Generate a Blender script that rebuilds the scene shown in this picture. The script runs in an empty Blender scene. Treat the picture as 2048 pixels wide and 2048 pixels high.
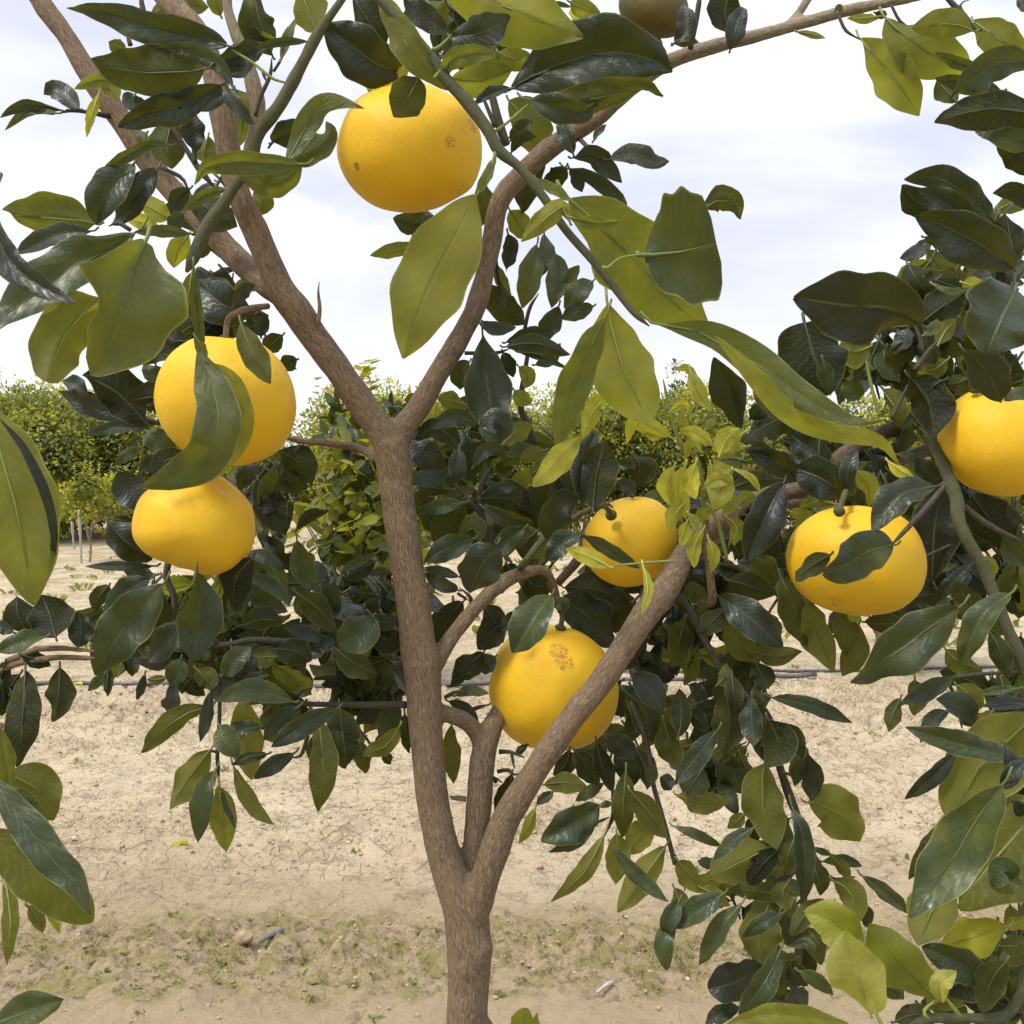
import bpy, bmesh, math, random
import numpy as np
from mathutils import Vector, noise as mn
random.seed(7); rng = np.random.RandomState(7)
SC = bpy.context.scene
COL = SC.collection
# ------------------------------------------------------------------ camera
F = 2100.0                    # focal length in photo pixels (photo 2048 px wide)
CAMH = 1.4
PITCH = math.atan(80 / F)
cd = bpy.data.cameras.new('camera'); cam = bpy.data.objects.new('camera', cd); COL.objects.link(cam)
cd.sensor_width = 36; cd.lens = 36 * F / 2048; cd.clip_start = .02; cd.clip_end = 2000
cam.location = (0, 0, CAMH); cam.rotation_euler = (math.pi / 2 - PITCH, 0, 0)
SC.camera = cam
SC.render.resolution_x = SC.render.resolution_y = 1024
SC.view_settings.view_transform = 'Standard'; SC.view_settings.look = 'None'
SC.view_settings.exposure = 0.55; SC.view_settings.gamma = 1
# ------------------------------------------------------------------ sky
SUN_EL, SUN_AZ = math.radians(56), math.radians(232)      # azimuth clockwise from +Y: behind and to the left of the camera
w = bpy.data.worlds.new('World'); SC.world = w; w.use_nodes = True
nt = w.node_tree; nt.nodes.clear(); N = nt.nodes.new; K = nt.links.new
out = N('ShaderNodeOutputWorld'); bg = N('ShaderNodeBackground'); K(bg.outputs[0], out.inputs[0])
bg.inputs['Strength'].default_value = 0.1
sky = N('ShaderNodeTexSky'); sky.sky_type = 'NISHITA'; sky.sun_disc = False
sky.sun_elevation = SUN_EL; sky.sun_rotation = SUN_AZ
tc = N('ShaderNodeTexCoord'); mp = N('ShaderNodeMapping'); K(tc.outputs['Generated'], mp.inputs[0])
mp.inputs['Scale'].default_value = (2.2, 2.2, 7.5); mp.inputs['Location'].default_value = (.9, .35, .2)
n1 = N('ShaderNodeTexNoise'); K(mp.outputs[0], n1.inputs[0]); n1.inputs['Scale'].default_value = 1.0
n1.inputs['Detail'].default_value = 7; n1.inputs['Roughness'].default_value = .5; n1.inputs['Distortion'].default_value = .3
cr = N('ShaderNodeValToRGB'); K(n1.outputs[0], cr.inputs[0])
cr.color_ramp.elements[0].position = .36; cr.color_ramp.elements[0].color = (.52, .54, .66, 1)
cr.color_ramp.elements[1].position = .60; cr.color_ramp.elements[1].color = (.84, .86, .93, 1)
e = cr.color_ramp.elements.new(.48); e.color = (.63, .65, .75, 1)
sx = N('ShaderNodeSeparateXYZ'); K(tc.outputs['Generated'], sx.inputs[0])
hr = N('ShaderNodeMapRange'); K(sx.outputs['Z'], hr.inputs[0])      # the overcast is whitest at the horizon
hr.inputs[1].default_value = .02; hr.inputs[2].default_value = .26; hr.inputs[3].default_value = .75; hr.inputs[4].default_value = 0
mw = N('ShaderNodeMixRGB'); K(hr.outputs[0], mw.inputs[0]); K(cr.outputs[0], mw.inputs[1]); mw.inputs[2].default_value = (.9, .9, .92, 1)
zr = N('ShaderNodeMapRange'); K(sx.outputs['Z'], zr.inputs[0])      # and brightest overhead, as real overcast is
zr.inputs[1].default_value = .45; zr.inputs[2].default_value = 1; zr.inputs[3].default_value = 9.5; zr.inputs[4].default_value = 19
ml = N('ShaderNodeVectorMath'); ml.operation = 'SCALE'; K(mw.outputs[0], ml.inputs[0]); K(zr.outputs[0], ml.inputs['Scale'])
mx = N('ShaderNodeMixRGB'); mx.inputs[0].default_value = .93; K(sky.outputs[0], mx.inputs[1]); K(ml.outputs[0], mx.inputs[2])
K(mx.outputs[0], bg.inputs['Color'])
sd = bpy.data.lights.new('sun', 'SUN'); sun = bpy.data.objects.new('sun', sd); COL.objects.link(sun)
sd.energy = 2.4; sd.angle = math.radians(15); sd.color = (1, .93, .82)
sdir = Vector((math.sin(SUN_AZ) * math.cos(SUN_EL), math.cos(SUN_AZ) * math.cos(SUN_EL), math.sin(SUN_EL)))
sun.rotation_euler = sdir.to_track_quat('Z', 'Y').to_euler()
SC.cycles.max_bounces = 8; SC.cycles.transmission_bounces = 6; SC.cycles.diffuse_bounces = 4

# ------------------------------------------------------------------ tools
cp, sp_ = math.cos(PITCH), math.sin(PITCH)
def unp(x, y, d):
    """photo pixel and distance along the view axis (m) -> world point"""
    a, b = (x - 1024) / F * d, (1024 - y) / F * d
    return np.array([a, d * cp + b * sp_, CAMH - d * sp_ + b * cp])
TILE = dict(a=(0, 0), b=(650, 0), c=(1348, 0), d=(0, 650), e=(650, 650), f=(1348, 650), g=(0, 1348), h=(650, 1348), i=(1348, 1348), s=None)
def px(t, p):
    if t == 's': return (p[0], p[1])
    o = TILE[t]; k = 700 / 1932
    return (o[0] + p[0] * k, o[1] + p[1] * k)
def catmull(P, n):
    P = np.asarray(P, float)
    if len(P) == 2: P = np.array([P[0], (P[0] + P[1]) / 2, P[1]])
    Q = np.vstack([2 * P[0] - P[1], P, 2 * P[-1] - P[-2]])
    seg = np.linalg.norm(np.diff(P[:, :2], axis=0), axis=1); cum = np.r_[0, np.cumsum(seg)]; cum /= cum[-1]
    out = []
    for u in np.linspace(0, 1, n):
        i = min(max(np.searchsorted(cum, u, side='right') - 1, 0), len(P) - 2)
        t = (u - cum[i]) / max(cum[i + 1] - cum[i], 1e-9)
        p0, p1, p2, p3 = Q[i:i + 4]
        out.append(.5 * (2 * p1 + (p2 - p0) * t + (2 * p0 - 5 * p1 + 4 * p2 - p3) * t * t + (3 * p1 - p0 - 3 * p2 + p3) * t ** 3))
    return np.array(out)
def unit(v): return v / np.maximum(np.linalg.norm(v, axis=-1, keepdims=True), 1e-12)
def rootobj(name, loc, label, cat, group=None):
    o = bpy.data.objects.new(name, None); COL.objects.link(o); o.location = loc; o.empty_display_size = .1
    o['label'] = label; o['category'] = cat
    if group: o['group'] = group
    return o
def tag(o, label=None, cat=None, group=None, kind=None):
    for k, v in (('label', label), ('category', cat), ('group', group), ('kind', kind)):
        if v: o[k] = v
    return o
class MB:
    """collects verts / faces / uv (per vertex) / float attributes / material slots"""
    def __init__(s): s.v = []; s.f = []; s.a = {}; s.m = []; s.n = 0
    def add(s, V, Fc, mat=0, **at):
        V = np.asarray(V, float); s.v.append(V)
        s.f += [tuple(int(i) + s.n for i in q) for q in Fc]; s.m += [mat] * len(Fc)
        for k, x in at.items(): s.a.setdefault(k, []).append((s.n, np.asarray(x, float)))
        s.n += len(V)
    def build(s, name, mats, parent=None, origin=None, smooth=True):
        V = np.vstack(s.v); o0 = np.array(origin) if origin is not None else np.zeros(3)
        me = bpy.data.meshes.new(name); me.from_pydata((V - o0).tolist(), [], s.f)
        for k, lst in s.a.items():
            dim = lst[0][1].shape[1] if lst[0][1].ndim > 1 else 1
            arr = np.zeros((len(V), dim))
            for st, x in lst: arr[st:st + len(x)] = x.reshape(len(x), dim)
            at = me.attributes.new(k, 'FLOAT_VECTOR' if dim == 3 else 'FLOAT', 'POINT')
            at.data.foreach_set('vector' if dim == 3 else 'value', arr.astype(np.float32).ravel())
        if not isinstance(mats, (list, tuple)): mats = [mats]
        for m in mats: me.materials.append(m)
        me.polygons.foreach_set('material_index', s.m)
        if smooth: me.polygons.foreach_set('use_smooth', [True] * len(s.f))
        o = bpy.data.objects.new(name, me); COL.objects.link(o)
        if parent is not None:
            o.parent = parent; o.location = Vector(o0) - (parent.matrix_basis.translation if parent.type == 'EMPTY' else parent.location)
        else: o.location = o0
        return o
# ------------------------------------------------------------------ materials
def newmat(name):
    m = bpy.data.materials.new(name); m.use_nodes = True; nt = m.node_tree; nt.nodes.clear()
    o = nt.nodes.new('ShaderNodeOutputMaterial'); b = nt.nodes.new('ShaderNodeBsdfPrincipled'); nt.links.new(b.outputs[0], o.inputs[0])
    return m, nt, b, o
class G:
    """tiny node-graph helper"""
    def __init__(s, nt): s.nt = nt
    def n(s, typ, ins={}, **at):
        x = s.nt.nodes.new(typ)
        for k, v in at.items(): setattr(x, k, v)
        for k, v in ins.items():
            if isinstance(v, bpy.types.NodeSocket): s.nt.links.new(v, x.inputs[k])
            else: x.inputs[k].default_value = v
        return x
    def math(s, op, a, b=0.0, c=0.0, clamp=False):
        return s.n('ShaderNodeMath', {0: a, 1: b, 2: c}, operation=op, use_clamp=clamp).outputs[0]
    def mix(s, f, a, b, bt='MIX'):
        return s.n('ShaderNodeMixRGB', {0: f, 1: a, 2: b}, blend_type=bt).outputs[0]
    def ramp(s, f, stops):
        r = s.n('ShaderNodeValToRGB', {0: f}); el = r.color_ramp.elements
        while len(el) < len(stops): el.new(.5)
        for q, (p, c) in zip(el, stops): q.position = p; q.color = tuple(c) + (1,) if len(c) == 3 else c
        return r.outputs[0]
    def step(s, x, a, b, lo=0., hi=1.):
        return s.n('ShaderNodeMapRange', {0: x, 1: a, 2: b, 3: lo, 4: hi}, interpolation_type='SMOOTHSTEP').outputs[0]
    def noise(s, vec, sc, det=3, rough=.5, dist=0.):
        return s.n('ShaderNodeTexNoise', {'Vector': vec, 'Scale': sc, 'Detail': det, 'Roughness': rough, 'Distortion': dist}).outputs[0]
    def attr(s, name, o='Fac'): return s.n('ShaderNodeAttribute', attribute_name=name).outputs[o]

def leaf_material(name, fine=True):
    m, nt, b, out = newmat(name); g = G(nt)
    uv = g.attr('luv', 'Vector'); sp = g.n('ShaderNodeSeparateXYZ', {0: uv})
    u, v, yg = sp.outputs[0], g.math('ABSOLUTE', sp.outputs[1]), g.attr('young'); rd = g.attr('rnd')
    geo = g.n('ShaderNodeNewGeometry'); back = geo.outputs['Backfacing']
    top = g.ramp(yg, [(0, (.004, .008, .0085)), (.10, (.010, .024, .0155)), (.25, (.031, .056, .020)), (.5, (.100, .130, .020)), (.75, (.28, .30, .04)), (1, (.54, .53, .16))])  # darkest stops tinted blue-green: the sky's sheen painted into the leaf colour
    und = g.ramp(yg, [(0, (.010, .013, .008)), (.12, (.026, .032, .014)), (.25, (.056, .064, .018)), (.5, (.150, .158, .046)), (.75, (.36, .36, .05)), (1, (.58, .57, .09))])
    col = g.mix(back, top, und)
    obj = g.n('ShaderNodeTexCoord').outputs['Object']
    nz = g.noise(obj, 38, 4, .6)
    col = g.mix(g.math('MULTIPLY', g.step(nz, .45, .75, 0, .4), g.step(yg, 0, .4, .25, 1)), col, (.20, .19, .03, 1))
    lowf = g.noise(obj, 14, 3, .5)
    col = g.mix(g.step(lowf, .3, .7, .45, 0), col, g.mix(1., col, (.55, .66, .62, 1), 'MULTIPLY'))
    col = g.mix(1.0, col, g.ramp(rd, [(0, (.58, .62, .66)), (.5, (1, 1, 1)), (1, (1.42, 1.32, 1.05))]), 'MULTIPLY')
    hgt = 0.
    if fine:
        mid = g.step(v, .022, .055, 1, 0)
        wob = g.noise(uv, 3.2, 2, .5)
        ph = g.math('FRACT', g.math('ADD', g.math('MULTIPLY', wob, 2.0), g.math('SUBTRACT', g.math('MULTIPLY', u, 10.5), g.math('MULTIPLY', g.math('POWER', v, .85), 2.0))))
        tri = g.math('ABSOLUTE', g.math('SUBTRACT', ph, .5))
        lat = g.step(tri, .01, .13, 1, 0)
        vc = g.mix(back, g.mix(.28, top, (.30, .34, .09, 1)), g.mix(.25, und, (.34, .34, .08, 1)))
        col = g.mix(g.math('MULTIPLY', mid, .75), col, vc)
        fi = g.noise(uv, 26, 2, .6)
        col = g.mix(g.math('MULTIPLY', lat, g.math('MULTIPLY', g.step(fi, .3, .65, .15, .8), g.math('ADD', g.math('MULTIPLY', back, .50), g.math('ADD', g.math('MULTIPLY', yg, .6), .08)))), col, vc)
        rim = g.math('MULTIPLY', g.step(v, .93, .985), g.step(yg, 0, .4, .25, .6)); col = g.mix(rim, col, (.34, .34, .10, 1))
        # brown freckles and scorched specks
        sp2 = g.step(g.noise(obj, 230, 2, .5), .70, .78)
        col = g.mix(g.math('MULTIPLY', sp2, .6), col, (.10, .075, .03, 1))
        h = g.math('ADD', g.math('MULTIPLY', g.step(tri, 0, .5, 0, 1), g.step(fi, .3, .75, .05, .34)), g.math('MULTIPLY', mid, -.6))
        hs = g.math('MULTIPLY', h, g.math('SUBTRACT', 1, g.math('MULTIPLY', back, 1.7)))
        h2 = g.math('ADD', hs, g.math('MULTIPLY', g.noise(obj, 42, 3, .55), 1.5))
        bp = g.n('ShaderNodeBump', {'Height': h2, 'Strength': .55, 'Distance': .0016})
        nt.links.new(bp.outputs[0], b.inputs['Normal'])
    nt.links.new(col, b.inputs['Base Color'])
    rough = g.math('ADD', g.math('MULTIPLY', back, .26), g.step(nz, .3, .7, .30, .46))
    nt.links.new(rough, b.inputs['Roughness'])
    nt.links.new(g.math('SUBTRACT', .5, g.math('MULTIPLY', back, .3)), b.inputs['Specular IOR Level'])
    tr = g.n('ShaderNodeBsdfTranslucent'); tcol = g.mix(1, g.mix(.35, und, (.25, .28, .02, 1)), (1.5, 1.42, .6, 1), 'MULTIPLY')
    if fine: tcol = g.mix(g.math('MULTIPLY', mid, .6), tcol, (.10, .12, .02, 1))
    nt.links.new(tcol, tr.inputs[0])
    ms = g.n('ShaderNodeMixShader', {0: g.step(yg, 0, .6, .14, .50), 1: b.outputs[0], 2: tr.outputs[0]})
    nt.links.new(ms.outputs[0], out.inputs[0])
    return m
LEAF = leaf_material('leaf_blade'); FARLEAF = leaf_material('orchard_leaf', False)

def bark_material(name, cols, ridge=1.0):
    m, nt, b, out = newmat(name); g = G(nt)
    bk = g.attr('bark', 'Vector')
    mpv = g.n('ShaderNodeMapping', {0: bk, 'Scale': (1, 1, .15)}).outputs[0]
    st = g.noise(mpv, 900, 4, .75, .5); st2 = g.noise(mpv, 330, 4, .7, .8)
    mpb = g.n('ShaderNodeMapping', {0: bk, 'Scale': (1, 1, .5)}).outputs[0]
    blo = g.noise(mpb, 34, 4, .6, .6)
    c = g.mix(g.step(st, .38, .66), cols[0] + (1,), cols[1] + (1,))
    c = g.mix(g.step(st2, .52, .72, 0, .55), c, cols[2] + (1,))
    c = g.mix(g.step(blo, .45, .75, 0, .55), c, cols[3] + (1,))
    spots = g.step(g.noise(mpb, 160, 2, .5), .68, .76, 0, .55)
    c = g.mix(spots, c, (.045, .032, .025, 1))
    nt.links.new(c, b.inputs['Base Color']); b.inputs['Roughness'].default_value = .85; b.inputs['Specular IOR Level'].default_value = .25
    h = g.math('ADD', g.math('MULTIPLY', st, 1.0), g.math('MULTIPLY', st2, .9))
    bp = g.n('ShaderNodeBump', {'Height': h, 'Strength': .65 * ridge, 'Distance': .0017}); nt.links.new(bp.outputs[0], b.inputs['Normal'])
    return m
BARK = bark_material('brown_bark', [(.100, .072, .050), (.30, .22, .13), (.150, .115, .092), (.22, .148, .085)])
BARKP = bark_material('pale_bark', [(.15, .12, .085), (.36, .30, .20), (.22, .19, .15), (.26, .22, .14)], .7)
GSTEM = bark_material('green_stem', [(.060, .066, .034), (.115, .118, .058), (.085, .080, .055), (.12, .11, .05)], .8)
YSTEM = bark_material('young_stem', [(.18, .21, .05), (.26, .30, .08), (.2, .23, .06), (.25, .27, .08)], .2)
def stalk_material():
    m, nt, b, out = newmat('leaf_stalk'); g = G(nt)
    nt.links.new(g.ramp(g.attr('young'), [(0, (.030, .040, .018)), (.15, (.060, .075, .022)), (.4, (.14, .16, .035)), (.7, (.26, .29, .05)), (1, (.42, .44, .10))]), b.inputs['Base Color']); b.inputs['Roughness'].default_value = .5
    return m
LSTEM = stalk_material()
DTWIG = bark_material('dark_twig', [(.045, .04, .03), (.10, .085, .06), (.07, .06, .05), (.08, .085, .05)], .5)

def fruit_material(name, cols, spots=()):
    m, nt, b, out = newmat(name); g = G(nt)
    obj = g.n('ShaderNodeTexCoord').outputs['Object']
    big = g.noise(obj, 11, 3, .5); med = g.noise(obj, 60, 3, .6)
    c = g.mix(g.step(big, .35, .68), cols[0] + (1,), cols[1] + (1,))
    c = g.mix(g.step(g.noise(obj, 24, 4, .65), .55, .75, 0, .35), c, cols[3] + (1,))
    c = g.mix(g.step(med, .55, .8, 0, .25), c, cols[2] + (1,))
    vor = g.n('ShaderNodeTexVoronoi', {'Vector': obj, 'Scale': 620}); pore = g.step(vor.outputs['Distance'], .0, .42, 1, 0)
    c = g.mix(g.math('MULTIPLY', pore, .22), c, cols[3] + (1,))
    dots = g.step(g.noise(obj, 260, 1, .4), .735, .77)
    c = g.mix(g.math('MULTIPLY', dots, .35), c, (.22, .13, .03, 1))
    for (p, r, sc, th) in spots:
        d = g.n('ShaderNodeVectorMath', {0: obj, 1: p}, operation='DISTANCE').outputs['Value']
        msk = g.step(d, r * .5, r, 1, 0)
        mpv = g.n('ShaderNodeMapping', {0: obj, 'Scale': sc}).outputs[0]
        k = g.step(g.math('MULTIPLY', g.noise(mpv, 330, 5, .75, 1.2), g.math('POWER', msk, .35)), th + .045, th + .13)
        c = g.mix(g.math('MULTIPLY', k, .8), c, (.24, .085, .025, 1))
    nt.links.new(c, b.inputs['Base Color'])
    b.inputs['Roughness'].default_value = .56; b.inputs['Specular IOR Level'].default_value = .34
    b.inputs['Subsurface Weight'].default_value = .12; b.inputs['Subsurface Radius'].default_value = (.012, .006, .001); b.inputs['Subsurface Scale'].default_value = 1
    h = g.math('ADD', g.math('MULTIPLY', pore, -.6), g.math('MULTIPLY', g.noise(obj, 170, 3, .6), .9))
    bp = g.n('ShaderNodeBump', {'Height': h, 'Strength': .4, 'Distance': .0011}); nt.links.new(bp.outputs[0], b.inputs['Normal'])
    return m
YEL = [(.73, .435, .012), (.76, .485, .020), (.80, .54, .055), (.60, .32, .010)]
OLV = [(.065, .072, .02), (.12, .095, .022), (.06, .07, .025), (.04, .04, .015)]

def simple(name, c, rough=.8, c2=None, sc=40, bump=0.):
    m, nt, b, out = newmat(name); g = G(nt)
    obj = g.n('ShaderNodeTexCoord').outputs['Object']
    nz = g.noise(obj, sc, 4, .6)
    nt.links.new(g.mix(g.step(nz, .35, .65), c + (1,), (c2 or c) + (1,)), b.inputs['Base Color'])
    b.inputs['Roughness'].default_value = rough
    if bump:
        bp = g.n('ShaderNodeBump', {'Height': nz, 'Strength': .6, 'Distance': bump}); nt.links.new(bp.outputs[0], b.inputs['Normal'])
    return m
# ------------------------------------------------------------------ ground
def ground_material():
    m, nt, b, out = newmat('dry_cracked_soil'); g = G(nt)
    pos = g.n('ShaderNodeTexCoord').outputs['Object']; sp = g.n('ShaderNodeSeparateXYZ', {0: pos}); X, Y = sp.outputs[0], sp.outputs[1]
    warp = g.n('ShaderNodeTexNoise', {'Vector': pos, 'Scale': 9., 'Detail': 4}).outputs['Color']
    wp = g.n('ShaderNodeVectorMath', {0: warp, 'Scale': .09}, operation='SCALE').outputs[0]
    pw = g.n('ShaderNodeVectorMath', {0: pos, 1: wp}, operation='ADD').outputs[0]
    big = g.noise(pos, 1.3, 5, .6); med = g.noise(pos, 7, 5, .65); fin = g.noise(pos, 42, 5, .78); grit = g.noise(pos, 260, 3, .7)
    c = g.ramp(big, [(.3, (.55, .44, .275)), (.5, (.67, .555, .365)), (.7, (.76, .65, .45))])
    c = g.mix(g.step(med, .5, .68, 0, .7), c, (.43, .33, .21, 1))
    c = g.mix(g.step(fin, .55, .75, 0, .45), c, (.76, .65, .47, 1))
    c = g.mix(g.step(fin, .46, .30, 0, .75), c, (.34, .25, .15, 1))
    c = g.mix(g.step(grit, .54, .66, 0, .6), c, (.28, .20, .12, 1))
    v1 = g.n('ShaderNodeTexVoronoi', {'Vector': pw, 'Scale': 13.}, feature='DISTANCE_TO_EDGE').outputs[0]
    v2 = g.n('ShaderNodeTexVoronoi', {'Vector': pw, 'Scale': 34.}, feature='DISTANCE_TO_EDGE').outputs[0]
    k1 = g.math('MULTIPLY', g.step(v1, .004, .045, 1, 0), g.step(med, .40, .55, 0, 1))
    k2 = g.math('MULTIPLY', g.step(v2, .008, .05, 1, 0), g.step(g.noise(pos, 4.2, 3, .6), .48, .62, 0, .8))
    kk = g.math('MAXIMUM', k1, k2)
    # near strip: damp, rough and mossy; nearest of all a smooth driven lane
    wob = g.math('ADD', Y, g.math('MULTIPLY', g.math('SUBTRACT', g.noise(pos, 2.2, 4, .6), .5), .55))
    band = g.math('MULTIPLY', g.step(wob, 2.66, 2.82), g.step(wob, 3.45, 3.15))
    near = g.step(wob, 4.1, 3.15)
    c = g.mix(g.math('MULTIPLY', near, .75), c, (.42, .325, .195, 1))
    kk = g.math('MULTIPLY', kk, g.math('SUBTRACT', 1, g.math('MULTIPLY', near, .85)))
    c = g.mix(g.math('MULTIPLY', kk, .34), c, (.17, .12, .075, 1))
    moss = g.math('MULTIPLY', g.step(g.noise(pos, 9, 5, .75), .46, .58), band)
    c = g.mix(g.math('MULTIPLY', moss, .6), c, (.27, .25, .05, 1))
    dk = g.math('MULTIPLY', g.step(g.noise(pos, 24, 6, .8), .48, .64), g.math('MAXIMUM', g.math('MULTIPLY', band, .85), g.math('MULTIPLY', g.step(g.noise(pos, 1.9, 4, .6), .50, .60), .6)))
    c = g.mix(dk, c, (.15, .105, .06, 1))
    far = g.step(Y, 7.5, 14.)
    weeds = g.math('MULTIPLY', g.step(g.noise(pos, 3.0, 4, .7), .56, .64), g.math('MULTIPLY', far, .65))
    c = g.mix(weeds, c, (.14, .16, .045, 1))
    nt.links.new(c, b.inputs['Base Color']); b.inputs['Roughness'].default_value = .95; b.inputs['Specular IOR Level'].default_value = .12
    h = g.math('ADD', g.math('MULTIPLY', g.noise(pos, 38, 6, .78), 1.7), g.math('MULTIPLY', kk, -1.2))
    h = g.math('ADD', h, g.math('MULTIPLY', grit, .35))
    bp = g.n('ShaderNodeBump', {'Height': h, 'Strength': .8, 'Distance': .026}); nt.links.new(bp.outputs[0], b.inputs['Normal'])
    return m
def gz(x, y):
    """height of the ground"""
    z = .035 * mn.noise((x * .9, y * .9, 3)) + .018 * mn.noise((x * 3, y * 3, 7))
    rough = .5 + 1.3 * math.exp(-((y - 3.05) / .3) ** 2) + 1.6 * math.exp(-((y - 6.1) / .7) ** 2) + .7 * math.exp(-((y - 4.2 - .3 * math.sin(x * 1.3)) / .22) ** 2)
    z += rough * (.022 * mn.noise((x * 11, y * 11, 1)) + .020 * abs(mn.noise((x * 24, y * 24, 5))) + .013 * mn.noise((x * 47, y * 47, 9)))
    z += .05 * math.exp(-((y - 6.5) / .55) ** 2) - .03 * math.exp(-((y - 3.5) / .5) ** 2)
    return z
def axis(lo, hi, step, far, gr):
    a = list(np.arange(lo, hi, step)); d = step; x = a[-1]
    while x < far: d *= gr; x += d; a.append(x)
    d = step; x = lo
    b = []
    while x > -far: d *= gr; x -= d; b.append(x)
    return np.array(b[::-1] + a)
xs = axis(-2.2, 2.2, .0135, 700, 1.09); ys = axis(2.4, 7.3, .0135, 700, 1.06)
mb = MB(); nx, ny = len(xs), len(ys)
V = np.zeros((nx * ny, 3)); k = 0
for y in ys:
    near = abs(y) < 60
    for x in xs:
        V[k] = (x, y, gz(x, y) if near and abs(x) < 40 else 0); k += 1
idx = np.arange(nx * ny).reshape(ny, nx)
Fq = np.stack([idx[:-1, :-1], idx[:-1, 1:], idx[1:, 1:], idx[1:, :-1]], -1).reshape(-1, 4)
mb.add(V, Fq.tolist()); tag(mb.build('ground', ground_material()), kind='structure')

# clods and pebbles lying on the soil, as one uncountable scatter
def blob(mb, c, r, seed, sq=.7, mat=0, n=1):
    bm = bmesh.new(); bmesh.ops.create_icosphere(bm, subdivisions=n, radius=1)
    V = np.array([v.co[:] for v in bm.verts]); Fc = [[v.index for v in f.verts] for f in bm.faces]; bm.free()
    s = np.array([1 + .45 * mn.noise((p[0] * 1.3 + seed, p[1] * 1.3, p[2] * 1.3)) for p in V])[:, None]
    V = V * s * r * np.array([1, random.uniform(.6, 1.1), sq]); a = seed
    V = np.stack([V[:, 0] * math.cos(a) - V[:, 1] * math.sin(a), V[:, 0] * math.sin(a) + V[:, 1] * math.cos(a), V[:, 2]], 1)
    mb.add(V + np.array(c), Fc, mat)
CL1 = simple('soil_clod', (.40, .30, .185), .95, (.27, .195, .115), 60, .004)
CL2 = simple('pale_pebble', (.52, .44, .33), .9, (.40, .33, .24), 60, .003)
mb = MB()
for k in range(7000):
    q = random.random()
    y = random.gauss(4.2, .22) if q < .25 else random.gauss(3.1, .25) if q < .32 else random.gauss(6.0, .5) if q < .75 else random.uniform(2.6, 7.5)
    x = random.uniform(-.52, .52) * y
    r = min(.0022 + .0032 * random.expovariate(1.), .015 if y > 3.6 else .008)
    blob(mb, (x, y, gz(x, y) + r * .15), r, random.uniform(0, 50), .6, 1 if random.random() < .05 else 0)
tag(mb.build('soil_clods', [CL1, CL2], smooth=False), kind='stuff')

# ------------------------------------------------------------------ wood
def tube(P, R, n=10):
    """P world points (k,3), R radii -> verts, faces, bark coordinates"""
    P = np.asarray(P); T = unit(np.gradient(P, axis=0)); k = len(P)
    u = np.cross(T[0], [.3, 1, .2]); u = u / np.linalg.norm(u); U = [u]
    for i in range(1, k):
        u = u - T[i] * u.dot(T[i]); u = u / np.linalg.norm(u); U.append(u)
    U = np.array(U); W = np.cross(T, U); s = np.r_[0, np.cumsum(np.linalg.norm(np.diff(P, axis=0), axis=1))]
    V = []; B = []
    for i in range(k):
        for j in range(n):
            a = 2 * math.pi * j / n; ca, sa = math.cos(a) * R[i], math.sin(a) * R[i]
            V.append(P[i] + U[i] * ca + W[i] * sa); B.append((ca + P[0][0], sa + P[0][2], s[i]))
    Fc = [(i * n + j, i * n + (j + 1) % n, (i + 1) * n + (j + 1) % n, (i + 1) * n + j) for i in range(k - 1) for j in range(n)]
    V.append(P[0]); B.append((P[0][0], P[0][2], 0)); V.append(P[-1] + T[-1] * R[-1] * .6); B.append((P[0][0], P[0][2], s[-1]))
    a, z = len(V) - 2, len(V) - 1
    Fc += [(a, (j + 1) % n, j) for j in range(n)] + [(z, (k - 1) * n + j, (k - 1) * n + (j + 1) % n) for j in range(n)]
    return np.array(V), Fc, np.array(B)
def wood(t, pts, n=None):
    """tile id, [(x, y, radius in photo px, depth)] -> smooth world centre line and radii"""
    Q = [px(t, p[:2]) + (p[2], p[3]) for p in pts]
    L = sum(math.hypot(Q[i + 1][0] - Q[i][0], Q[i + 1][1] - Q[i][1]) for i in range(len(Q) - 1))
    C = catmull(Q, n or max(6, int(L / 9)))
    P = np.array([unp(c[0], c[1], c[3]) for c in C]); R = np.array([max(c[2], .6) * c[3] / F for c in C])
    return P, R

TR = rootobj('citrus_tree', unp(936, 2048, 1.15) * np.array([1, 1, 0]), 'young citrus tree with a forked brown trunk in the middle of the view', 'tree')
base = unp(933, 2048, 1.15)
trunk_extra = [(base[0] + .012, base[1], -.05), (base[0] + .006, base[1], .4), tuple(base)]
BIG = []     # (group index, P, R)
def bigw(gi, t, pts): P, R = wood(t, pts); BIG.append((gi, P, R))
# 0 trunk and its tall leader
Pt, Rt = wood('s', [(933, 2048, 42, 1.15), (936, 1990, 42, 1.15), (938, 1928, 45, 1.15), (937, 1870, 46, 1.15), (928, 1810, 44, 1.15), (902, 1747, 37, 1.15), (881, 1680, 34, 1.15), (867, 1602, 33, 1.15), (858, 1530, 33, 1.15),
                    (853, 1475, 34, 1.15), (848, 1400, 36, 1.15), (844, 1340, 38, 1.15), (838, 1302, 36, 1.15), (825, 1193, 33, 1.15), (808, 1085, 33, 1.15), (793, 976, 34, 1.15), (787, 920, 36, 1.15), (780, 885, 36, 1.15)])
Pt = np.vstack([np.array([[base[0] + .015, base[1], z] for z in np.linspace(-.05, base[2] - .02, 40)]), Pt]); Rt = np.r_[np.linspace(.034, Rt[0], 40), Rt]
BIG.append((0, Pt, Rt))
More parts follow.
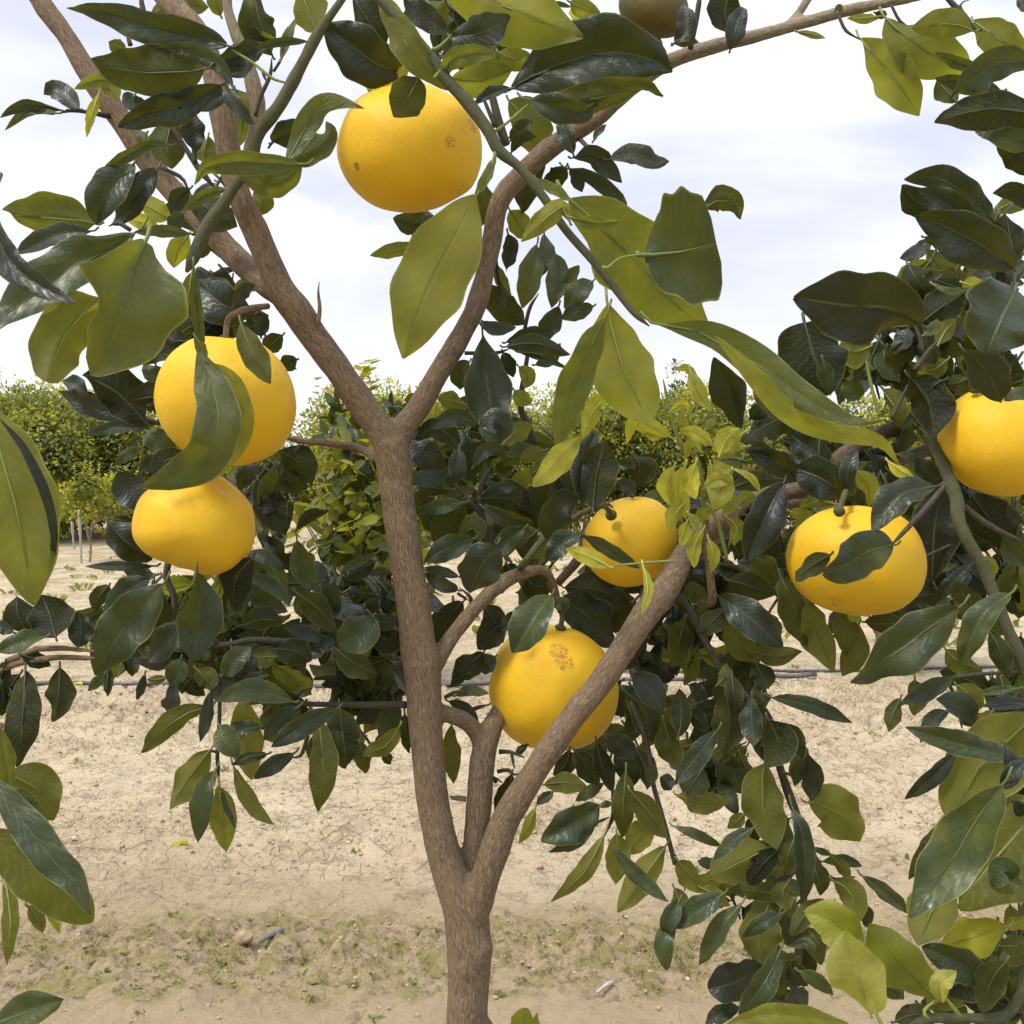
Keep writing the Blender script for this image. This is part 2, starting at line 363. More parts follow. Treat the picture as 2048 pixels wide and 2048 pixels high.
# 1 left arm, on into the branch that leans right
bigw(1, 's', [(784, 900, 30, 1.15), (762, 862, 31, 1.148), (722, 806, 29, 1.145), (672, 733, 28, 1.14), (628, 672, 29, 1.135), (596, 625, 31, 1.13), (565, 585, 30, 1.125), (545, 540, 27, 1.12), (507, 453, 25, 1.11), (482, 399, 25, 1.10),
              (460, 326, 25, 1.10), (449, 254, 25, 1.10), (436, 181, 25, 1.105), (420, 118, 24, 1.11), (382, 50, 23, 1.12), (348, 14, 22, 1.13), (310, -30, 20, 1.14)])
# 2 branch out to the upper left corner
bigw(2, 's', [(560, 590, 24, 1.13), (520, 560, 24, 1.14), (489, 532, 24, 1.16), (446, 489, 24, 1.18), (362, 398, 23, 1.20), (308, 337, 23, 1.21), (268, 279, 23, 1.21), (232, 225, 23, 1.21), (196, 174, 22, 1.21), (160, 120, 21, 1.21), (127, 65, 20, 1.21), (92, 18, 20, 1.21), (66, -20, 19, 1.21)])
# 3 right arm of the Y
bigw(3, 's', [(786, 905, 26, 1.15), (802, 862, 26, 1.153), (838, 813, 23, 1.157), (875, 751, 22, 1.16), (904, 701, 22, 1.165), (925, 665, 21, 1.17), (950, 616, 21, 1.17), (970, 545, 20, 1.175), (984, 480, 20, 1.18), (994, 420, 20, 1.18),
              (1010, 384, 20, 1.18), (1041, 350, 20, 1.185), (1085, 308, 20, 1.19), (1132, 275, 19, 1.19), (1190, 238, 17, 1.19), (1235, 198, 17, 1.188)])
bigw(10, 's', [(1225, 207, 17, 1.188), (1270, 170, 17, 1.185), (1348, 120, 16, 1.18), (1449, 87, 15, 1.17), (1511, 72, 14, 1.16), (1602, 47, 13, 1.15), (1710, 18, 11, 1.14), (1801, 0, 11, 1.13), (1880, -20, 9, 1.12)])
# 4 right limb crossing the fruit
bigw(4, 's', [(940, 1850, 30, 1.145), (953, 1808, 31, 1.14), (968, 1764, 31, 1.135), (987, 1710, 31, 1.13), (1012, 1638, 28, 1.125), (1056, 1565, 26, 1.12), (1103, 1493, 26, 1.115), (1157, 1420, 26, 1.11), (1205, 1360, 26, 1.11), (1244, 1302, 27, 1.11),
              (1302, 1212, 28, 1.12), (1340, 1165, 26, 1.14), (1384, 1085, 21, 1.19), (1457, 1030, 19, 1.26), (1522, 994, 18, 1.31), (1602, 976, 17, 1.33), (1692, 907, 17, 1.35), (1746, 875, 17, 1.36), (1830, 842, 17, 1.37), (1960, 800, 14, 1.38), (2080, 770, 12, 1.4)])
# 5 middle stub with its forked top
bigw(5, 's', [(935, 1800, 22, 1.16), (944, 1730, 25, 1.165), (952, 1670, 26, 1.17), (958, 1602, 26, 1.175), (966, 1520, 26, 1.18), (974, 1480, 25, 1.185), (990, 1440, 21, 1.2), (1020, 1390, 18, 1.26), (1050, 1320, 16, 1.33)])
bigw(5, 's', [(968, 1495, 20, 1.185), (950, 1462, 18, 1.18), (932, 1444, 17, 1.175), (905, 1432, 17, 1.165), (870, 1420, 18, 1.155)])
# 6 branch curling up right from the trunk
bigw(6, 's', [(845, 1370, 16, 1.155), (876, 1320, 17, 1.16), (904, 1273, 16, 1.165), (958, 1208, 16, 1.17), (1012, 1161, 15, 1.175), (1060, 1141, 12, 1.18), (1092, 1143, 10, 1.19), (1108, 1170, 8, 1.2), (1120, 1215, 6, 1.23)])
# 7 forks further out
bigw(7, 's', [(1560, 985, 14, 1.32), (1620, 985, 14, 1.35), (1667, 969, 14, 1.37), (1765, 933, 14, 1.38), (1855, 900, 13, 1.39), (1960, 880, 11, 1.4)])
bigw(8, 's', [(1350, 1130, 14, 1.16), (1450, 1065, 15, 1.28), (1580, 1010, 15, 1.36), (1674, 994, 14, 1.40), (1783, 976, 13, 1.42), (1892, 969, 12, 1.43), (2000, 960, 10, 1.45)])
bigw(9, 's', [(1570, 55, 9, 1.155), (1595, 30, 9, 1.155), (1612, 4, 9, 1.155), (1640, -40, 8, 1.155)])
def remeshed(items, vox):
    mb = MB()
    for gi, P, R in items:
        V, Fc, B = tube(P, R, 20); mb.add(V, Fc)
    o = mb.build('tmp', BARK); md = o.modifiers.new('r', 'REMESH'); md.mode = 'VOXEL'; md.voxel_size = vox
    s = o.modifiers.new('s', 'SMOOTH'); s.factor = .5; s.iterations = 5
    dg = bpy.context.evaluated_depsgraph_get(); me = bpy.data.meshes.new_from_object(o.evaluated_get(dg)); bpy.data.objects.remove(o)
    V = np.zeros(len(me.vertices) * 3); me.vertices.foreach_get('co', V); V = V.reshape(-1, 3)
    Fc = np.array([list(p.vertices) for p in me.polygons]); return V, Fc
V, Fc = remeshed(BIG, .0026)
print('wood verts', len(V))
# nearest centre line -> bark coordinates and the part each face belongs to
CP = []; CU = []; CW = []; CS = []; CG = []; CR = []
for gi, P, R in BIG:
    T = unit(np.gradient(P, axis=0)); u = unit(np.cross(T[0], [.3, 1, .2])); s = np.r_[0, np.cumsum(np.linalg.norm(np.diff(P, axis=0), axis=1))]
    for i in range(len(P)):
        u = unit(u - T[i] * u.dot(T[i])); CP.append(P[i]); CU.append(u); CW.append(np.cross(T[i], u)); CS.append(s[i]); CG.append(gi); CR.append(R[i])
CP, CU, CW, CS, CG, CR = map(np.array, (CP, CU, CW, CS, CG, CR))
BK = np.zeros((len(V), 3)); VG = np.zeros(len(V), int)
for i in range(0, len(V), 4000):
    D = np.linalg.norm(V[i:i + 4000, None] - CP[None], axis=2); j = np.argmin(D - CR[None], 1); d = V[i:i + 4000] - CP[j]
    ts = np.cross(CU[j], CW[j])
    BK[i:i + 4000] = np.stack([(d * CU[j]).sum(1), (d * CW[j]).sum(1), CS[j] + (d * ts).sum(1)], 1); VG[i:i + 4000] = CG[j]
# normals of the whole, lumps and knots
me = bpy.data.meshes.new('t'); me.from_pydata(V.tolist(), [], Fc.tolist()); nrm = np.zeros(len(V) * 3); me.vertex_normals.foreach_get('vector', nrm); nrm = nrm.reshape(-1, 3)
lump = np.array([mn.noise(p * 22) * .0016 + mn.noise(p * 60) * .0007 for p in V])[:, None]
KN = [(unp(975, 1905, 1.13), .014, .006), (unp(880, 1315, 1.13), .012, .006), (unp(925, 1950, 1.12), .011, .004), (unp(655, 770, 1.12), .012, .003), (unp(598, 620, 1.1), .014, .004), (unp(780, 990, 1.12), .012, .003), (unp(1140, 1470, 1.09), .009, .003), (unp(1085, 1500, 1.09), .008, .003), (unp(990, 458, 1.16), .009, .003)]
for c, r, h in KN: lump[:, 0] += h * np.exp(-((np.linalg.norm(V - c, axis=1) / r) ** 2))
V = V + nrm * lump
me.vertices.foreach_set('co', V.ravel()); me.update(); me.vertex_normals.foreach_get('vector', nrm_ := np.zeros(len(V) * 3)); nrm = nrm_.reshape(-1, 3)
FG = np.array([np.bincount(VG[f]).argmax() for f in Fc])
for gi in sorted(set(CG)):
    fs = Fc[FG == gi]; used = np.unique(fs); mp_ = -np.ones(len(V), int); mp_[used] = np.arange(len(used))
    mb = MB(); mb.add(V[used], mp_[fs].tolist(), 0, bark=BK[used])
    o = mb.build('trunk' if gi == 0 else 'branch', BARKP if gi in (7, 8, 9, 10) else BARK, TR, CP[CG == gi][0])
    o.data.normals_split_custom_set_from_vertices(nrm[used].tolist())

def twigs(items, parent, name, mat, n=8, single=False):
    for t, pts in items:
        P, R = wood(t, pts); R = R.copy(); R[-3:] *= np.array([.85, .6, .35]); R = R * np.array([1 + .26 * max(0, mn.noise((p[0] * 38 + 9, p[1] * 38, p[2] * 38))) ** .7 for p in P]); mb = MB(); V, Fc, B = tube(P, R, n); mb.add(V, Fc, 0, bark=B)
        mb.build(name, mat, parent, P[0])
def d_(pts, d): return [p + (d,) if len(p) == 3 else p for p in pts]
# green shoots in front
GREEN = [('a', d_([(1900, -20, 8), (1760, 180, 11), (1680, 330, 13), (1590, 500, 15), (1530, 600, 15), (1450, 700, 15), (1410, 790, 13), (1385, 900, 12), (1280, 1050, 13), (1230, 1130, 15), (1150, 1240, 16), (1090, 1370, 16), (1030, 1500, 13)], 1.03)),
         ('b', d_([(200, -90, 9), (290, -10, 10), (450, 150, 11), (600, 330, 12), (680, 450, 14), (790, 570, 14), (900, 720, 15), (960, 830, 14), (1080, 930, 11), (1200, 1080, 11), (1330, 1270, 10), (1480, 1440, 10), (1600, 1590, 9), (1700, 1720, 8), (1790, 1800, 5)], .96)),
         ('f', d_([(1400, 600, 11, 1.12), (1490, 780, 13, 1.10), (1560, 960, 15, 1.08), (1565, 1040, 15, 1.07), (1600, 1150, 14), (1700, 1330, 14), (1770, 1500, 14), (1850, 1700, 14), (1940, 1900, 13), (2020, 2100, 12)], 1.06)),
         ('e', d_([(1080, 1340, 9, 1.17), (1120, 1290, 8), (1200, 1190, 8), (1350, 1080, 7), (1480, 1010, 7), (1560, 990, 5), (1590, 1010, 4)], 1.15)),
         ('i', d_([(2000, 1560, 12), (1850, 1870, 12), (1600, 1900, 11), (1400, 1905, 11), (1250, 1990, 10)], .95))]
GREEN = [(t, [(p[0], p[1], p[2] * .84, p[3]) for p in L]) for t, L in GREEN]
twigs(GREEN, TR, 'branch', GSTEM, 12)
PALE = [('h', d_([(780, 692, 5), (740, 685, 5), (695, 682, 6), (690, 675, 5)], 1.175)), ('a', d_([(1250, -30, 9), (1260, 60, 9), (1300, 180, 11), (1360, 330, 13), (1400, 480, 15), (1425, 620, 15), (1400, 760, 14), (1360, 950, 14), (1345, 1050, 12)], 1.15))]
twigs(PALE, TR, 'branch', BARKP, 12)
BROWN = [('e', d_([(290, 740, 8, 1.15), (210, 690, 8), (100, 665, 8), (0, 650, 7), (-130, 640, 6), (-260, 610, 5)], 1.2)),
         ('e', d_([(1280, 1430, 8), (1400, 1290, 10), (1430, 1200, 9), (1440, 1080, 7)], 1.32)),
         ('f', d_([(150, 1540, 8, 1.2), (210, 1520, 9), (195, 1350, 8), (185, 1200, 7), (170, 1000, 6)], 1.17))]
twigs(BROWN, TR, 'branch', BARK, 10)
YOUNG = [('f', d_([(170, 1100, 6, 1.16), (150, 850, 7), (110, 700, 7), (60, 560, 6), (20, 400, 4)], 1.14)), ('f', d_([(120, 720, 6), (30, 640, 6), (-20, 480, 5), (-60, 300, 4)], 1.13)),
         ('f', d_([(180, 980, 5), (240, 1080, 6), (270, 1200, 6), (300, 1310, 5)], 1.13)), ('f', d_([(330, 960, 4), (345, 1060, 5), (300, 1230, 5)], 1.14)),
         ('e', d_([(1932, 1300, 3), (1800, 1310, 4), (1570, 1330, 3)], 1.08)), ('c', d_([(1370, 1720, 5), (1390, 1600, 4), (1410, 1520, 3)], 1.15)), ('f', d_([(1140, 510, 5), (1100, 380, 5), (1060, 200, 4)], 1.15)),
         ('a', d_([(1570, 455, 3), (1500, 430, 4), (1400, 350, 4), (1280, 275, 4)], 1.0)), ('b', d_([(930, 730, 5), (990, 690, 4), (1060, 630, 4), (1120, 575, 3)], .97)),
         ('b', d_([(600, 430, 4), (610, 420, 4), (640, 380, 3)], .94)), ('b', d_([(590, 270, 4), (630, 260, 4), (700, 190, 3)], .95)), ('b', d_([(1530, 1475, 5), (1560, 1480, 5), (1620, 1430, 4), (1700, 1410, 3), (1780, 1405, 3)], .95)),
         ('b', d_([(935, 840, 5), (935, 900, 5), (890, 980, 5), (830, 1090, 4)], .95)), ('a', d_([(1075, 1480, 4), (1065, 1600, 3), (1075, 1700, 3)], .98)), ('i', d_([(1580, 1890, 6), (1500, 1790, 5), (1470, 1760, 4)], .93)), ('i', d_([(1400, 1900, 6), (1380, 1860, 5), (1440, 1800, 4)], .92)),
         ('i', d_([(1160, 1960, 6), (1110, 1860, 5), (1090, 1800, 4)], .9))]
DARK = [('a', d_([(1090, 1480, 5), (1250, 1620, 6), (1340, 1690, 7), (1480, 1745, 8)], 1.12)), ('a', d_([(910, 640, 4), (1000, 780, 5), (1090, 920, 6), (1180, 1030, 6)], 1.14)), ('a', d_([(880, 920, 4), (1000, 980, 4), (1040, 1050, 5)], 1.13)),
        ('a', d_([(600, 640, 6, 1.2), (490, 620, 4), (400, 610, 4), (330, 625, 3)], 1.18)), ('a', d_([(1410, 640, 4), (1440, 530, 4), (1490, 420, 4), (1500, 320, 3)], 1.12)), ('a', d_([(1450, 400, 3), (1470, 450, 3)], 1.12)), ('a', d_([(1510, 395, 3), (1550, 330, 3), (1580, 250, 3)], 1.12)),
        ('a', d_([(1480, 820, 2), (1505, 785, 3), (1540, 770, 3)], 1.08)), ('a', d_([(1080, 900, 4), (1060, 800, 4)], 1.1)), ('a', d_([(720, 1270, 4), (650, 1230, 4), (600, 1250, 3)], 1.05)), ('a', d_([(800, 100, 5), (780, 0, 5), (790, -60, 5)], 1.1)), ('a', d_([(720, 250, 5), (700, 180, 4)], 1.1)),
        ('b', d_([(1000, 800, 8), (960, 680, 9), (930, 560, 8), (900, 450, 6)], 1.17)), ('b', d_([(940, 700, 5), (890, 580, 4), (860, 500, 4)], 1.16)), ('b', d_([(1400, 760, 5, 1.19), (1470, 830, 4), (1560, 880, 3)], 1.17)),
        ('c', d_([(90, 270, 5), (120, 130, 5), (140, 0, 5), (150, -50, 5)], 1.14)), ('c', d_([(910, 90, 3), (950, 170, 3), (1030, 220, 3)], 1.12)), ('c', d_([(1200, 30, 3), (1250, 120, 3), (1330, 170, 3)], 1.12)),
        ('c', d_([(1500, -20, 5), (1600, 90, 6), (1650, 160, 6), (1700, 170, 3)], 1.08)), ('c', d_([(1640, 160, 3), (1580, 30, 3), (1630, 0, 2)], 1.1)), ('c', d_([(1370, 1950, 4), (1360, 1870, 5), (1330, 1800, 3)], 1.02)),
        ('e', d_([(925, 1430, 8), (905, 1200, 7), (865, 1050, 7), (860, 900, 6), (920, 780, 4)], 1.22)), ('e', d_([(860, 1040, 5), (760, 930, 4), (700, 860, 3)], 1.22)), ('e', d_([(770, 155, 4), (940, 155, 4), (1020, 130, 3)], 1.16)), ('e', d_([(810, 1570, 5), (800, 1500, 4), (740, 1450, 3)], 1.18)), ('e', d_([(730, 1480, 3), (790, 1520, 3)], 1.18)),
        ('e', d_([(1160, 660, 8), (1130, 580, 8), (1080, 450, 7), (1100, 280, 5), (1130, 100, 4)], 1.24)), ('b', d_([(1100, 1830, 4), (1130, 1700, 4), (1180, 1620, 3)], 1.24)), ('b', d_([(940, 1430, 5, 1.19), (960, 1560, 4), (1020, 1700, 4)], 1.22)), ('b', d_([(1310, 1760, 3), (1350, 1650, 3), (1310, 1560, 3)], 1.24)),
        ('f', d_([(1500, 880, 4), (1400, 1000, 6), (1290, 1120, 5), (1200, 1215, 4)], .98)), ('f', d_([(1330, 250, 5), (1400, 150, 5), (1460, 80, 4), (1470, -20, 4)], 1.1)), ('f', d_([(900, 880, 4), (700, 860, 4), (560, 850, 4)], 1.2)), ('f', d_([(250, 1320, 4), (350, 1340, 5), (430, 1400, 4), (600, 1440, 3)], 1.2)), ('f', d_([(1600, 1000, 6), (1700, 1080, 6), (1800, 1140, 5), (1930, 1200, 5)], 1.09)), ('f', d_([(1380, 1280, 3), (1600, 1180, 3)], 1.15)),
        ('f', d_([(1200, 520, 4), (1240, 440, 4), (1290, 330, 4)], 1.15)), ('f', d_([(0, 1470, 6), (80, 1560, 7), (150, 1700, 7), (230, 1850, 7), (320, 1990, 7)], 1.16)),
        ('i', d_([(280, 0, 7), (400, 130, 8), (510, 250, 8), (580, 500, 8), (640, 680, 8), (700, 830, 7), (770, 1000, 6), (870, 1130, 5), (1000, 1120, 4)], 1.13)), ('i', d_([(700, 830, 5), (730, 1100, 5), (710, 1300, 6), (690, 1500, 7), (665, 1720, 7), (640, 1870, 7)], 1.15)),
        ('i', d_([(530, 1790, 3), (600, 1810, 3), (650, 1800, 3)], 1.15)), ('i', d_([(670, 1790, 3), (720, 1850, 3), (750, 1920, 3)], 1.15)), ('i', d_([(590, 1690, 4), (660, 1700, 3)], 1.14)), ('i', d_([(310, 1220, 3), (450, 1190, 4), (600, 1130, 4), (700, 1080, 4)], 1.14)), ('i', d_([(0, 1000, 4), (50, 1100, 4), (60, 1200, 3)], 1.16)), ('i', d_([(590, 540, 4), (650, 560, 3), (700, 600, 3)], 1.12)), ('i', d_([(610, 820, 3), (650, 790, 3)], 1.12)),
        ('i', d_([(1540, 20, 4), (1700, 0, 4), (1932, -10, 4)], 1.08)), ('i', d_([(1500, 20, 3), (1560, 150, 4), (1590, 300, 4)], 1.12)), ('i', d_([(1250, 170, 3), (1330, 120, 3), (1330, 20, 3)], 1.08)), ('i', d_([(1932, 470, 4), (1840, 440, 4), (1700, 440, 3)], .98)), ('i', d_([(1800, 630, 4), (1900, 540, 4), (2000, 450, 5)], .95)),
        ('h', d_([(1932, 1050, 5), (1880, 850, 5), (1810, 600, 5), (1780, 400, 5), (1690, 150, 6)], 1.15)), ('h', d_([(1590, 640, 4), (1590, 780, 4), (1540, 900, 3)], 1.16)), ('h', d_([(1500, 820, 3), (1570, 790, 3)], 1.16)), ('h', d_([(960, 430, 5), (1020, 430, 4), (1100, 460, 4)], 1.19)), ('h', d_([(950, 540, 4), (1010, 530, 4), (1050, 560, 3), (1090, 530, 3)], 1.19)), ('h', d_([(1030, 440, 3), (1045, 520, 3)], 1.19)), ('h', d_([(660, 130, 4), (720, 100, 4), (780, 90, 3)], 1.17)), ('h', d_([(945, 600, 4), (930, 570, 3), (980, 600, 3)], 1.19)),
        ('g', d_([(2240, 170, 7, 1.16), (1932, 170, 6), (1700, 165, 5), (1600, 150, 4)], 1.18)), ('g', d_([(1215, 0, 4), (1210, 280, 4), (1200, 450, 4), (1210, 620, 3)], 1.15)), ('g', d_([(1200, 430, 3), (1140, 420, 3)], 1.15)), ('g', d_([(1700, 340, 4), (1660, 450, 4), (1600, 460, 3)], 1.2)), ('d', d_([(1900, 1765, 7), (1600, 1750, 7), (1400, 1740, 7), (1180, 1770, 6), (1000, 1700, 5)], 1.22)), ('d', d_([(930, 1300, 6), (920, 1400, 6), (960, 1500, 6), (960, 1650, 5)], 1.2)), ('d', d_([(880, 545, 5), (760, 500, 5), (700, 480, 4)], 1.18)), ('d', d_([(1660, 660, 4), (1570, 780, 3), (1520, 960, 3)], 1.2)), ('d', d_([(1500, 760, 5), (1400, 900, 4), (1420, 1050, 4)], 1.24))]
YOUNG = [(t, [(p[0], p[1], p[2] * .72, p[3]) for p in L]) for t, L in YOUNG]
twigs(YOUNG, TR, 'twig', YSTEM, 8)
twigs(DARK, TR, 'twig', DTWIG, 8)
twigs([('a', d_([(1755, 1800, 4), (1765, 1700, 4), (1757, 1620, 3), (1762, 1555, 2)], 1.12))], TR, 'twig', BARK)

# ------------------------------------------------------------------ leaves
PROF = {'e': lambda s: np.sin(math.pi * np.clip(s, 0, 1) ** .98) ** .70 * (1 - .22 * s ** 7),
        'b': lambda s: np.sin(math.pi * s ** .74) ** .66,
        'o': lambda s: np.sin(math.pi * s ** 1.35) ** .72,
        'r': lambda s: np.sin(math.pi * s ** .95) ** .48,
        'l': lambda s: np.sin(math.pi * s ** .8) ** .95}
CAMP = np.array([0, 0, CAMH])
def leaf(mb, t, pts, w, side='t', young=.1, d=1.1, shape='e', roll=None, twist=None, fold=None, wav=None, tilt=None, seed=0, nu=16, nv=8, stalk=True, mats=(0, 1), prof=None):
    r = random.Random(seed * 7.31 + pts[0][0] * 1.7 + pts[0][1])
    roll = r.uniform(-.45, .45) if roll is None else roll
    twist = r.uniform(-.95, .95) if twist is None else twist
    fold = r.uniform(.10, .75) if fold is None else fold
    wav = r.uniform(.07, .22) if wav is None else wav
    tilt = r.uniform(-.35, .35) if tilt is None else tilt
    k = 1 if t == 's' else 700 / 1932
    Q = np.array([px(t, p) for p in pts]); C2 = catmull(Q, nu + 1)
    Lpx = np.linalg.norm(np.diff(C2, axis=0), axis=1).sum(); L = Lpx * d / F
    s = np.linspace(0, 1, nu + 1)
    dep = d + tilt * (s - .5) * L - r.uniform(-.10, .22) * L * (1 - (2 * s - 1) ** 2)
    C = np.array([unp(c[0], c[1], q) for c, q in zip(C2, dep)])
    T = unit(np.gradient(C, axis=0)); Vw = unit(C - CAMP)
    W0 = unit(np.cross(T, Vw)); N0 = unit(np.cross(W0, T)); flip = np.sign((N0 * Vw).sum(1))[:, None]; N0 = -N0 * flip
    ro = (roll + twist * (s - .5))[:, None]
    W = np.cos(ro) * W0 + np.sin(ro) * N0; Nn = np.cos(ro) * N0 - np.sin(ro) * W0
    if side == 'u': Nn = -Nn
    hw = PROF[shape](np.clip(s, .004, .996)) * (w * k * d / F) / 2 / max(math.cos(roll) ** .8, .6)
    ph1, ph2, fr = r.uniform(0, 6.3), r.uniform(0, 6.3), r.uniform(1.2, 2.6)
    vv = np.linspace(-1, 1, nv + 1); V = []; UV = []
    hmax = hw.max()
    for i in range(nu + 1):
        for v in vv:
            av = abs(v); wv = math.sin(s[i] * fr * 6.28 + (ph1 if v > 0 else ph2)) * wav * av ** 1.6
            edge = 1 + .05 * math.sin(s[i] * 21 + (ph2 if v > 0 else ph1)) * av ** 3
            hv = hw[i] if prof is None else float(np.interp(s[i], *(prof[1] if v < 0 else prof[0]))) * k * d / F
            pt = C[i] + W[i] * v * hv * edge + Nn[i] * (mn.noise(Vector(C[i] + W[i] * v * hw[i]) * (.85 / hmax) + Vector((seed * 3.1, 0, 0))) * hmax * .30 * (.25 + av)) + Nn[i] * (fold * av * (1 - .45 * av ** 2) * hw[i] + wv * hmax * (hw[i] / hmax) ** .5)
            V.append(pt); UV.append((s[i], v, 0))
    n = nv + 1; Fc = []
    # winding so that the geometric normal is the leaf's upper face
    a, b_, c_ = V[(nu // 2) * n + nv // 2], V[(nu // 2) * n + nv // 2 + 1], V[(nu // 2 + 1) * n + nv // 2]
    pos = np.dot(np.cross(b_ - a, c_ - a), Nn[nu // 2]) > 0
    for i in range(nu):
        for j in range(nv):
            q = (i * n + j, i * n + j + 1, (i + 1) * n + j + 1, (i + 1) * n + j); Fc.append(q if pos else q[::-1])
    rnd = r.random(); young = min(1, max(0, young + r.uniform(-.02, .09) * min(1.2 - young, young * 6 + .05)))
    # young and old tissue are never one even green: vary along and across the blade
    YV = np.array([min(1, max(0, young + .16 * (.06 + young) * mn.noise(Vector(p) * (1.3 / hmax) + Vector((seed, 3, 1))))) for p in V])
    mb.add(V, Fc, mats[0], luv=UV, young=YV, rnd=np.full(len(V), rnd))
    if stalk:
        e = C[0] - T[0] * L * .10 + np.array([0, 0, L * .04]); mid = C[0] - T[0] * L * .05
        P = np.array([e, mid, C[0], C[min(3, nu)] - Nn[3] * .0006, C[nu // 2] - Nn[nu // 2] * .0008, C[int(nu * .85)] - Nn[int(nu * .85)] * .0006])
        rr = max(.0011, hmax * .045)
        Vt, Ft, Bt = tube(P, [rr * 1.1, rr, rr, rr * .8, rr * .55, rr * .25], 6)
        mb.add(Vt, Ft, mats[1], bark=Bt, young=np.full(len(Vt), young), rnd=np.full(len(Vt), rnd))
    return Lpx * w * k
